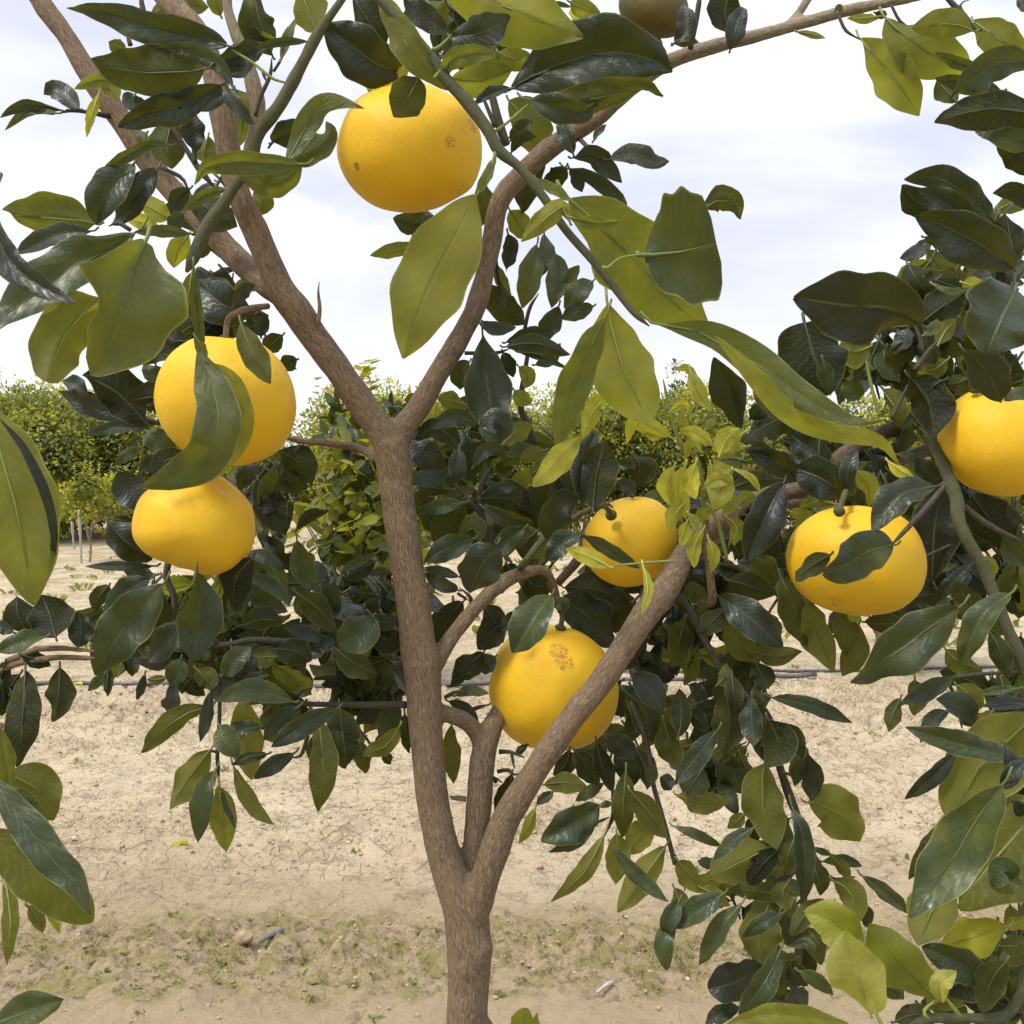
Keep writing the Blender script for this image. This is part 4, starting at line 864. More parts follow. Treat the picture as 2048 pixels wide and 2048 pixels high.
 ('f', [(790,710),(690,640),(620,600)], 160, 't', .06, 1.18),
 ('f', [(960,930),(960,800),(1010,680)], 95, 't', .03, 1.12),
 ('f', [(700,850),(560,750),(400,690)], 140, 't', .02, 1.16),
 ('f', [(530,740),(470,680),(400,650)], 100, 't', .08, 1.15),
 ('f', [(600,880),(520,1020),(400,1300)], 210, 't', .01, 1.12),
 ('f', [(640,500),(540,540),(400,630)], 170, 'u', .1, 1.2),
 ('f', [(450,300),(500,400),(560,500)], 110, 't', .15, 1.16),
 ('f', [(600,460),(660,540),(720,600)], 160, 'u', .12, 1.2),
 ('f', [(320,900),(430,860),(560,850)], 120, 'u', .14, 1.18),
 ('f', [(1570,1560),(1400,1680),(1200,1820),(975,1975)], 275, 't', .2, 1.0),
 ('f', [(1860,1480),(1700,1610),(1570,1890)], 150, 't', .22, .98),
 ('f', [(1620,1640),(1620,1530),(1560,1420)], 140, 'u', .12, 1.02),
 ('f', [(730,1530),(790,1690),(885,1915)], 170, 'u', .47, 1.15),
 ('f', [(590,1390),(660,1550),(735,1775)], 170, 'u', .22, 1.17),
 ('f', [(890,1590),(960,1700),(950,1825)], 140, 'u', .38, 1.18),
 ('f', [(990,1630),(1000,1800),(930,1940)], 150, 'u', .3, 1.18),
 ('f', [(1050,1640),(1170,1650),(1290,1640)], 120, 'u', .15, 1.18),
 ('f', [(960,1590),(1000,1620),(1040,1640)], 60, 'u', .8, 1.17),
 ('f', [(1260,1540),(1340,1500),(1470,1480)], 110, 'u', .05, 1.18),
 ('f', [(1640,1320),(1540,1420),(1430,1540)], 80, 't', .03, 1.12),
 ('f', [(1440,1370),(1500,1340),(1570,1325)], 40, 't', .3, 1.2),
 ('f', [(60,780),(20,900),(70,1070)], 120, 'u', .85, 1.1),
 ('f', [(310,810),(260,900),(225,1020)], 150, 't', .8, 1.1),
 ('f', [(390,590),(300,640),(210,690)], 130, 'u', .8, 1.11),
 ('f', [(212,665),(130,600),(30,575)], 80, 't', .82, 1.1),
 ('f', [(405,670),(320,680),(245,740)], 65, 't', .82, 1.12),
 ('f', [(335,800),(270,790),(215,745)], 55, 't', .78, 1.09),
 ('f', [(335,800),(420,840),(478,920)], 45, 't', .78, 1.09),
 ('f', [(160,1130),(110,1220),(110,1340)], 85, 'u', .75, 1.1),
 ('f', [(70,1090),(50,1150),(40,1220)], 80, 'u', .8, 1.1),
 ('f', [(80,1040),(110,1080),(135,1140)], 60, 't', .85, 1.08),
 ('f', [(90,250),(130,370),(205,478)], 90, 't', .82, 1.08),
 ('f', [(130,290),(70,240),(0,245)], 45, 'u', .75, 1.08),
 ('f', [(170,580),(200,540),(230,510)], 50, 't', .7, 1.12),
 ('f', [(80,560),(30,520),(0,540)], 60, 'u', .7, 1.12),
 ('f', [(150,700),(100,660),(60,740)], 70, 'u', .7, 1.12),
 ('f', [(200,760),(210,820),(180,880)], 60, 'u', .8, 1.12),
 ('f', [(320,920),(310,980),(280,1050)], 80, 'u', .6, 1.13),
 ('f', [(200,1010),(160,1040),(120,1080)], 80, 'u', .65, 1.12),
 ('f', [(350,1000),(400,950),(460,960)], 80, 'u', .55, 1.15),
 ('f', [(120,760),(90,860),(120,960)], 100, 'u', .9, 1.09),
 ('f', [(170,900),(250,850),(330,880)], 90, 't', .8, 1.1),
 ('f', [(250,720),(290,620),(360,570)], 110, 'u', .92, 1.1),
 ('f', [(0,780),(-40,880),(-10,1000)], 100, 'u', .9, 1.11),
 ('f', [(190,1180),(220,1270),(200,1370)], 70, 'u', .75, 1.11),
 ('f', [(60,980),(0,1050),(-20,1150)], 90, 'u', .85, 1.1),
 ('f', [(290,1060),(350,1120),(330,1220)], 90, 'u', .65, 1.12),
 ('f', [(-40,560),(-110,600),(-170,560)], 80, 'u', .85, 1.12),
 ('f', [(-20,480),(40,440),(90,460)], 60, 't', .85, 1.12),
 ('f', [(1080,120),(1000,150),(915,100)], 140, 'u', .5, 1.16),
 ('f', [(1040,170),(1000,200),(950,200)], 90, 'u', .7, 1.18),
 ('f', [(1510,190),(1440,240),(1345,260)], 110, 'u', .42, 1.14),
 ('f', [(1300,290),(1400,400),(1440,640)], 230, 'u', .0, 1.08),
 ('f', [(1500,300),(1440,330),(1380,400)], 120, 'u', .02, 1.09),
 ('f', [(1600,140),(1720,250),(1810,435)], 220, 't', .01, 1.0),
 ('f', [(1980,380),(1890,385),(1820,420)], 80, 't', .18, 1.0),
 ('f', [(1340,130),(1240,180),(1230,280)], 140, 'u', .12, 1.15),
 ('f', [(1200,240),(1150,280),(1100,330)], 110, 't', .1, 1.2),
 ('f', [(1620,290),(1560,320),(1510,330)], 90, 'u', .2, 1.15),
 ('f', [(820,190),(840,280),(850,370)], 90, 't', .15, 1.1),
 ('f', [(960,420),(990,350),(1000,290)], 130, 't', .2, 1.18),
 ('f', [(1180,750),(1240,800),(1325,850)], 65, 'u', .9, 1.05),
 ('f', [(1000,800),(1070,880),(1080,1000)], 110, 'u', .65, 1.18),
 ('f', [(890,990),(800,970),(690,1000)], 85, 'u', .5, 1.17),
 ('f', [(640,1030),(710,1060),(670,1140)], 85, 'u', .6, 1.17),
 ('f', [(1180,800),(1250,860),(1330,860)], 110, 'u', .0, 1.2),
 ('f', [(1320,740),(1380,800),(1460,880)], 110, 't', .05, 1.14),
 ('f', [(1230,715),(1290,725),(1380,770)], 50, 't', .15, 1.14),
 ('f', [(450,1280),(500,1340),(560,1420)], 150, 'u', .2, 1.2),
 ('f', [(300,1410),(420,1440),(570,1490)], 160, 'u', .18, 1.16),
 ('f', [(250,1500),(400,1600),(600,1780)], 190, 't', .05, 1.12),
 ('f', [(430,1800),(560,1830),(705,1800)], 110, 'u', .18, 1.13),
 ('f', [(290,1560),(200,1650),(140,1700)], 130, 'u', .02, 1.14),
 ('f', [(300,1640),(360,1760),(470,1880)], 150, 'u', .3, 1.14),
 ('f', [(30,1500),(100,1470),(190,1530)], 120, 't', .3, 1.24),
 ('f', [(1650,950),(1750,1080),(1850,1250)], 250, 'u', .0, 1.2),
 ('f', [(1850,1000),(1880,1060),(1932,1100)], 60, 't', .12, 1.14),
 ('f', [(1820,1170),(1880,1250),(1940,1330)], 130, 't', .15, 1.1),
 ('f', [(1700,1280),(1750,1320),(1740,1440)], 70, 'u', .5, 1.12),
 ('f', [(1740,1690),(1800,1800),(1850,1950)], 120, 'u', .15, 1.05),
 ('f', [(1500,1790),(1560,1850),(1700,1910)], 130, 'u', .4, 1.1),
 # lower right
 ('i', [(540,130),(760,180),(980,268)], 95, 't', .14, 1.12),
 ('i', [(1545,15),(1400,95),(1250,165)], 105, 't', .2, 1.02),
 ('i', [(1250,135),(1210,220),(1185,320)], 95, 'u', .2, 1.05),
 ('i', [(1330,30),(1340,120),(1320,230)], 110, 'u', .35, 1.1),
 ('i', [(1660,290),(1590,190),(1445,140)], 150, 't', .14, 1.04),
 ('i', [(1520,200),(1430,250),(1360,380)], 90, 't', .1, 1.08),
 ('i', [(1560,60),(1640,120),(1700,190)], 120, 'u', .35, 1.1),
 ('i', [(1760,200),(1720,260),(1650,310)], 130, 'u', .35, 1.08),
 ('i', [(1900,80),(1800,90),(1670,110)], 50, 't', .2, 1.03),
 ('i', [(1960,170),(1850,160),(1700,180)], 80, 't', .03, 1.04),
 ('i', [(1960,220),(1870,215),(1770,200)], 60, 't', .05, 1.04),
 ('i', [(1932,470),(1700,420),(1480,360),(1278,293)], 140, 't', .22, .97),
 ('i', [(1555,430),(1450,550),(1275,688)], 95, 't', .07, 1.06),
 ('i', [(1990,230),(1780,430),(1600,620),(1560,900)], 400, 'u', .45, 1.02),
 ('i', [(1810,615),(1680,780),(1550,1000),(1430,1180),(1295,1340)], 310, 't', .2, .9),
 ('i', [(1540,1180),(1430,1290),(1350,1500)], 270, 'u', .4, .96, 'b'),
 ('i', [(1500,790),(1420,950),(1295,1135)], 120, 'u', .2, 1.0),
 ('i', [(2050,700),(1850,930),(1700,1120),(1550,1280)], 520, 'u', .45, .99, 'b'),
 ('i', [(1900,1130),(1820,1080),(1760,1170)], 150, 't', .2, .96),
 ('i', [(1835,1390),(1690,1440),(1475,1510)], 220, 'u', .72, .97),
 ('i', [(1835,1400),(1900,1370),(1980,1350)], 80, 'u', .65, .97),
 ('i', [(1800,1500),(1880,1500),(1950,1460)], 110, 'u', .3, 1.0),
 ('i', [(1050,1490),(940,1420),(850,1350),(715,1310)], 230, 't', .66, .97),
 ('i', [(1085,1880),(1040,1730),(980,1580),(945,1415)], 300, 't', .93, .92),
 ('i', [(1460,1790),(1290,1650),(1170,1510),(1075,1375)], 275, 't', .5, .93),
 ('i', [(1480,1800),(1470,1710),(1560,1640)], 110, 't', .88, .915),
 ('i', [(1740,1700),(1580,1600),(1370,1500)], 190, 't', .22, .95),
 ('i', [(1830,1590),(1750,1690),(1700,1870)], 170, 'u', .15, .93),
 ('i', [(1500,1730),(1650,1680),(1850,1620)], 230, 'u', .0, 1.08),
 ('i', [(1932,1880),(1750,1800),(1600,1800)], 230, 'u', .0, 1.1),
 ('i', [(1220,1920),(1320,1880),(1450,1900)], 120, 'u', .04, 1.0),
 ('i', [(1120,1650),(1200,1730),(1270,1790)], 130, 'u', .2, 1.0),
 ('i', [(280,1940),(500,1880),(720,1890),(960,1930)], 120, 't', .68, .95),
 ('i', [(1830,400),(1870,560),(1810,640)], 90, 't', .03, .93),
 ('i', [(1960,480),(1880,540),(1800,600)], 100, 't', .05, .92),
 ('i', [(1870,700),(1900,730),(1960,790)], 80, 't', .12, 1.0),
 ('i', [(500,500),(480,680),(570,970)], 235, 'u', .46, 1.1),
 ('i', [(740,710),(880,740),(1030,925)], 270, 'u', .42, 1.12),
 ('i', [(655,740),(710,900),(725,1120),(705,1275)], 115, 't', .15, 1.08),
 ('i', [(520,960),(380,1030),(200,1120)], 220, 'u', .46, 1.12),
 ('i', [(440,850),(330,920),(215,1030)], 80, 't', .15, 1.1),
 ('i', [(390,770),(340,820),(300,850)], 80, 'u', .4, 1.14),
 ('i', [(20,670),(150,710),(300,700)], 130, 'u', .48, 1.13),
 ('i', [(240,310),(130,450),(0,610)], 120, 't', .15, 1.1),
 ('i', [(290,110),(310,260),(270,440)], 200, 'u', .1, 1.13),
 ('i', [(160,520),(110,600),(60,690)], 170, 'u', .12, 1.13),
 ('i', [(520,250),(580,380),(500,520)], 200, 'u', .1, 1.08),
 ('i', [(430,130),(430,260),(440,400)], 130, 't', .05, 1.1),
 ('i', [(560,270),(660,340),(710,460)], 110, 't', .1, 1.08),
 ('i', [(690,350),(690,480),(665,620)], 110, 'u', .15, 1.1),
 ('i', [(740,440),(770,560),(760,700)], 120, 't', .04, 1.08),
 ('i', [(320,0),(330,100),(350,210)], 100, 'u', .05, 1.12),
 ('i', [(500,60),(480,110),(500,190)], 110, 'u', .14, 1.12),
 ('i', [(450,-60),(490,20),(480,90)], 140, 'u', .03, 1.12),
 ('i', [(270,1215),(130,1310),(-20,1410)], 140, 't', .2, 1.1),
 ('i', [(370,1270),(260,1400),(135,1610)], 115, 't', .24, 1.1),
 ('i', [(520,1280),(480,1420),(500,1610)], 230, 'u', .3, 1.12),
 ('i', [(600,1320),(480,1380),(380,1450)], 90, 't', .2, 1.1),
 ('i', [(640,1230),(480,1200),(300,1190)], 110, 'u', .2, 1.13),
 ('i', [(880,1140),(980,1210),(1020,1380)], 150, 'u', .4, 1.08),
 ('i', [(1040,1115),(1170,1210),(1305,1325)], 85, 't', .2, 1.06),
 ('i', [(860,990),(930,1070),(970,1160)], 70, 'u', .3, 1.1),
 ('i', [(820,1035),(940,1030),(1040,1060)], 70, 't', .12, 1.12),
 ('i', [(765,960),(820,980),(865,1000)], 40, 't', .18, 1.1),
 ('i', [(480,1620),(330,1700),(190,1740)], 210, 't', .02, 1.12, 'r'),
 ('i', [(590,1520),(500,1700),(355,1900)], 135, 't', .25, 1.07),
 ('i', [(360,1840),(270,1870),(170,1950)], 100, 't', .03, 1.13),
 ('i', [(20,1030),(100,1130),(160,1190)], 130, 'u', .36, 1.14),
 ('i', [(150,1180),(230,1220),(310,1280)], 90, 'u', .45, 1.14),
 ('i', [(0,1180),(30,1250),(0,1350)], 100, 'u', .2, 1.14),
 ('i', [(0,840),(130,890),(270,955)], 60, 't', .25, 1.14),
 ('i', [(690,1640),(790,1690),(880,1770)], 85, 't', .2, 1.05),
 ('i', [(660,920),(630,1010),(640,1110)], 110, 'u', .16, 1.1),
 ('i', [(580,960),(480,1060),(400,1180)], 130, 'u', .02, 1.13),
 ('i', [(760,1040),(800,1130),(810,1220)], 110, 'u', .2, 1.13),
 ('i', [(630,1150),(600,1210),(640,1300)], 130, 'u', .25, 1.12),
 ('i', [(860,1260),(760,1290),(640,1450)], 110, 'u', .2, 1.11),
 ('i', [(720,1400),(790,1480),(810,1600)], 120, 'u', .2, 1.12),
 ('i', [(640,1500),(740,1490),(780,1580)], 60, 't', .22, 1.1),
 ('i', [(600,1580),(660,1580),(700,1560)], 80, 'u', .3, 1.14),
 ('i', [(640,1600),(670,1660),(730,1720)], 130, 'u', .12, 1.14),
 ('i', [(1000,1280),(1050,1320),(1060,1400)], 90, 'u', .05, 1.13),
 ('i', [(20,350),(40,250),(30,80)], 120, 'u', .14, 1.14),
 ('i', [(80,60),(120,80),(170,150)], 80, 't', .08, 1.15),
 ('i', [(60,200),(120,240),(190,320)], 90, 'u', .03, 1.15),
 ('i', [(240,60),(280,20),(290,-60)], 80, 'u', .4, 1.15),
])
# bent and rolled leaves made of more than one visible face
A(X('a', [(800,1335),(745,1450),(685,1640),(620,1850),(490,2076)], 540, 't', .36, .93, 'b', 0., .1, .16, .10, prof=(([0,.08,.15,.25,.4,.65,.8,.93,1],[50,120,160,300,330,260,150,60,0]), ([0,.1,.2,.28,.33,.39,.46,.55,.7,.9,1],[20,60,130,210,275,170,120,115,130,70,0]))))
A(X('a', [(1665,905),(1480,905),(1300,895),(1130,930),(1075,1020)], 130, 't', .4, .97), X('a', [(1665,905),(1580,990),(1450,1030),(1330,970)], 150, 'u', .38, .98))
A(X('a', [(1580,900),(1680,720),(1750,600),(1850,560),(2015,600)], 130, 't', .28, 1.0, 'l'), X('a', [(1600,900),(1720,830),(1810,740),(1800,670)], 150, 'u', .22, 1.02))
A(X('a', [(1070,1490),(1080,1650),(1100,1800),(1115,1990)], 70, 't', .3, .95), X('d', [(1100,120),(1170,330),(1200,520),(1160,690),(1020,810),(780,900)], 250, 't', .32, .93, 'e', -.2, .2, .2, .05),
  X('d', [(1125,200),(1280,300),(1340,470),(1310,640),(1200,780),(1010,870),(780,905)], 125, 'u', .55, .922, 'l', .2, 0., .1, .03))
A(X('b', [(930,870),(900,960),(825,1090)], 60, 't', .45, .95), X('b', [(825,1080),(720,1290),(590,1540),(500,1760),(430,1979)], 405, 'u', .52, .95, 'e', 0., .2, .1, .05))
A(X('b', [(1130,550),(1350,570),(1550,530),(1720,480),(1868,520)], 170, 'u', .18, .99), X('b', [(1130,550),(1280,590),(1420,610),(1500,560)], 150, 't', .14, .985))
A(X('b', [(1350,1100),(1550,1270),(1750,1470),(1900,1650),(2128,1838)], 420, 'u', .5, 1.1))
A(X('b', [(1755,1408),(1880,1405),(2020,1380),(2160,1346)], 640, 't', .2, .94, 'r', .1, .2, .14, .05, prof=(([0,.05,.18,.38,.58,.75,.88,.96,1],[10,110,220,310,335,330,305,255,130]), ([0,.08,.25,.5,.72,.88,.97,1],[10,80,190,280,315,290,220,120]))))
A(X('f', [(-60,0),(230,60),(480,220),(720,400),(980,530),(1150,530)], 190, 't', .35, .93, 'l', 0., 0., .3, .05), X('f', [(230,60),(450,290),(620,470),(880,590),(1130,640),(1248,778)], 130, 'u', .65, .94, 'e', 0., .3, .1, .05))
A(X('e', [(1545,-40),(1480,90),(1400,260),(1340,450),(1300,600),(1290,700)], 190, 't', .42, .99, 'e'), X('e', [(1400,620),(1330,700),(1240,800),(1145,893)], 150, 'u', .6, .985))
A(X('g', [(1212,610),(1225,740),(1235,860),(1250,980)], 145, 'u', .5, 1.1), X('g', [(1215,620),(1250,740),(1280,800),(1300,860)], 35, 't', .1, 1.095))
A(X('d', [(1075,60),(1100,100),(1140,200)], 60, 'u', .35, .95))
# left-hand neighbour tree's leaves, close to the lens
LN = [[X('a', [(-60,1150),(20,1390),(120,1510),(260,1600),(412,1672)], 155, 't', .06, .8)],
 [X('d', [(-80,430),(20,760),(110,1100),(190,1550)], 450, 'u', .5, .76, 'e', 0., 0., .15, .04), X('d', [(0,520),(130,680),(250,930),(300,1200),(220,1500)], 55, 't', .04, .758, 'l', .2)],
 [X('d', [(160,1710),(100,1600),(90,1490)], 170, 'u', .05, 1.0)], [X('d', [(310,1730),(280,1610),(230,1490)], 240, 'u', .0, .99)], [X('d', [(430,1780),(450,1680),(430,1580)], 140, 't', .03, 1.0)],
 [X('d', [(250,1720),(120,1750),(-20,1800)], 110, 't', .18, .97)], [X('d', [(80,1700),(30,1670),(-30,1650)], 90, 't', .1, 1.0)], [X('d', [(120,1820),(200,1850),(280,1880)], 90, 'u', .0, 1.0)],
 [X('g', [(140,-20),(130,200),(95,515)], 185, 'u', .02, .98)], [X('g', [(330,-30),(325,120),(300,262)], 150, 'u', .05, .98)], [X('g', [(110,0),(50,70),(0,200)], 90, 'u', .02, 1.0)], [X('d', [(30,1860),(10,1930),(-20,2000)], 90, 'u', .02, 1.0)],
 [X('g', [(40,560),(190,610),(295,810)], 230, 'u', .38, .95)], [X('g', [(50,630),(130,690),(225,750)], 90, 't', .25, .93)], [X('g', [(-20,280),(20,450),(55,640)], 130, 'u', .3, .9)], [X('g', [(120,780),(180,800),(270,820)], 100, 'u', .1, .96)],
 [X('g', [(-60,560),(90,760),(280,1010),(420,1160),(500,1330)], 190, 't', .22, .70, 'e', .2, 0, .2, .03), X('g', [(-60,880),(130,1040),(330,1210),(515,1370)], 280, 'u', .48, .705, 'r', 0., 0., .15, .04)],
 [X('g', [(20,1140),(60,1290),(40,1610)], 90, 'u', .45, .8)], [X('g', [(-50,1940),(150,1860),(360,1790)], 190, 't', .22, .72)], [X('g', [(150,1280),(200,1330),(238,1430)], 80, 'u', .3, .85)], [X('g', [(260,1330),(310,1370),(330,1430)], 50, 'u', .6, .85)],
 [X('d', [(40,1990),(80,2050),(60,2150)], 60, 'u', .03, 1.0)]]
LN.append([X('g', [(0,10),(20,110),(10,230)], 110, 'u', .02, 1.0)])

def area(strips): return sum(abs(np.linalg.norm(np.diff(np.array([px(q[0][0], p) for p in q[0][1]]), axis=0), axis=1).sum()) * q[0][2] for q in strips)
def args(q, seed):
    a, k = q; names = ['t', 'pts', 'w', 'side', 'young', 'd', 'shape', 'roll', 'twist', 'fold', 'wav']
    kw = dict(zip(names, a)); kw.update(k); kw['seed'] = seed; return kw
order = sorted(range(len(LV)), key=lambda i: -area(LV[i])); topset = set(order[:96])
rest = MB()
for i, strips in enumerate(LV):
    hi = i in topset; mb = MB() if hi else rest
    for j, q in enumerate(strips):
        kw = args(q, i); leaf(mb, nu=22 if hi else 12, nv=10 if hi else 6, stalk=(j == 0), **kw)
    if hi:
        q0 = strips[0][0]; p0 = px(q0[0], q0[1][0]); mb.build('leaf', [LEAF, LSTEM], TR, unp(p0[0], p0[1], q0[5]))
# random leaves deeper in the crown, on short twigs
def inside(p, poly):
    c = False; n = len(poly); j = n - 1
    for i in range(n):
        if (poly[i][1] > p[1]) != (poly[j][1] > p[1]) and p[0] < (poly[j][0] - poly[i][0]) * (p[1] - poly[i][1]) / (poly[j][1] - poly[i][1]) + poly[i][0]: c = not c
        j = i
    return c
MASS = [([(470,940),(560,900),(600,1100),(720,1160),(810,1200),(820,1400),(760,1480),(640,1480),(500,1390),(420,1400),(330,1340),(215,1320),(215,1200),(350,1150),(500,1130)], 460, (1.2, 1.5), 95),
        ([(830,800),(1000,770),(1130,900),(1180,1010),(1120,1150),(1010,1160),(1000,1080),(870,1130),(840,1050)], 130, (1.26, 1.45), 95),
        ([(1180,1020),(1350,980),(1500,850),(1880,800),(2060,760),(2060,1300),(1890,1210),(1850,1240),(1560,1210),(1500,1300),(1550,1400),(1400,1440),(1270,1500),(1200,1520),(1190,1400),(1240,1200)], 680, (1.25, 1.6), 95),
        ([(1400,1360),(1540,1400),(1570,1640),(1620,1850),(1600,2060),(1500,2060),(1480,1850),(1350,1780),(1440,1640),(1300,1500)], 140, (1.18, 1.3), 90),
        ([(1780,560),(1850,470),(2060,380),(2060,830),(1720,800),(1640,720)], 250, (1.15, 1.45), 95),
        ([(1960,1200),(2060,1150),(2060,2060),(1900,2060),(1800,2020),(1900,1900),(2000,1750),(1980,1500)], 120, (1.1, 1.4), 105),
        ([(330,600),(480,540),(560,640),(560,680),(480,660),(340,720),(240,700),(160,740)], 45, (1.16, 1.3), 95),
        ([(360,300),(460,340),(500,470),(430,530),(330,420)], 16, (1.16, 1.3), 90),
        ([(760,-30),(1000,-30),(1130,60),(1000,180),(800,90)], 34, (1.15, 1.3), 110),
        ([(560,1100),(700,1150),(820,1180),(820,1290),(620,1300)], 110, (1.3, 1.55), 80),
        ([(870,1150),(920,1180),(900,1260),(850,1240)], 6, (1.24, 1.4), 80)]
for mi, (poly, n, (d0, d1), ln) in enumerate(MASS):
    xs_, ys_ = [p[0] for p in poly], [p[1] for p in poly]; k = 0; cl = None; left = 0
    while k < n:
        if left == 0:
            cl = (random.uniform(min(xs_), max(xs_)), random.uniform(min(ys_), max(ys_)))
            if not inside(cl, poly): continue
            left = random.randint(3, 6); dd = random.uniform(d0, d1); a0 = random.uniform(0, 6.28); yb = random.choice([.02, .05, .1, .16, .25, .4])
            mp3 = wood('s', [(cl[0] - 25 * math.cos(a0), cl[1] - 25, 3, dd + .03), (cl[0], cl[1], 3, dd), (cl[0] + 20 * math.cos(a0), cl[1] + 30, 2, dd)], 6)
            Vt, Ft, Bt = tube(*mp3, 5); rest.add(Vt, Ft, 2, bark=Bt, young=np.full(len(Vt), .2), rnd=np.full(len(Vt), .5))
        left -= 1; k += 1
        a = math.pi / 2 + random.gauss(0, 1.0); L = random.uniform(.7, 1.35) * ln / (dd / 1.15)
        x, y = cl[0] + random.uniform(-18, 18), cl[1] + random.uniform(-18, 18)
        bend = random.uniform(-.35, .35)
        pts = [(x, y), (x + L * .5 * math.cos(a), y + L * .5 * math.sin(a)), (x + L * (math.cos(a) * .9 - math.sin(a) * bend * .5), y + L * (math.sin(a) * .9 + math.cos(a) * bend * .5))]
        if not inside(pts[2], poly) and random.random() < .75: continue
        leaf(rest, 's', pts, L * random.uniform(.38, .52), random.choice('tu'), max(0, min(1, yb + random.uniform(-.08, .1))), dd + random.uniform(-.03, .03), seed=mi * 1000 + k, roll=random.uniform(-1.1, 1.1), tilt=random.uniform(-.9, .9), nu=8, nv=4)
tag(rest.build('foliage', [LEAF, LSTEM, DTWIG], TR, TR.location), kind='stuff')

# ---- the neighbour on the left: its trunk stands outside the picture
lb = Vector((-1.02, .72, 0))
TL = rootobj('citrus_tree', lb, 'neighbouring citrus tree reaching in from the left edge with large leaves close to the viewer', 'tree')
mb = MB(); P = catmull([(-1.02, .72, -.05), (-1.0, .72, .3), (-1.01, .73, .7), (-.99, .74, 1.1)], 30); V, Fc, B = tube(P, np.linspace(.036, .022, 30), 16); mb.add(V, Fc, 0, bark=B); mb.build('trunk', BARK, TL, P[0])
def wbranch(pts, r0, r1, mat=BARK):
    P = catmull(pts, 26); V, Fc, B = tube(P, np.r_[r0 + (r1 - r0) * np.linspace(0, 1, 24) ** .6, r1 * .8, r1 * .4], 10); mb = MB(); mb.add(V, Fc, 0, bark=B); mb.build('branch', mat, TL, P[0])
U = lambda t, x, y, d: tuple(unp(*px(t, (x, y)), d))
wbranch([(-.99, .74, 1.05), (-.85, .78, 1.15), U('d', -300, 300, .78), U('d', -90, 400, .77)], .014, .004)
wbranch([(-1.0, .73, .8), (-.85, .8, .95), U('g', -300, 300, .75), U('g', -80, 560, .72)], .013, .004)
wbranch([(-1.0, .73, .95), (-.8, .85, 1.1), U('d', -200, 1980, 1.0), U('d', 0, 1880, 1.0), U('d', 130, 1810, 1.0), U('d', 270, 1780, 1.0), U('d', 520, 1800, 1.0)], .012, .003)
wbranch([U('d', -60, 1930, 1.0), U('d', 90, 1870, 1.0), U('d', 200, 1850, 1.0), U('d', 330, 1835, 1.0), U('d', 520, 1840, 1.0)], .004, .0025)
wbranch([(-1.0, .73, .85), (-.85, .75, 1.4), U('a', -300, 1000, .82), U('a', -60, 1140, .8)], .012, .003)
for i, strips in enumerate(LN):
    mb = MB(); q0 = strips[0][0]; p0 = px(q0[0], q0[1][0])
    for j, q in enumerate(strips): leaf(mb, nu=22, nv=10, stalk=(j == 0), **args(q, 500 + i))
    mb.build('leaf', [LEAF, LSTEM], TL, unp(p0[0], p0[1], q0[5]))

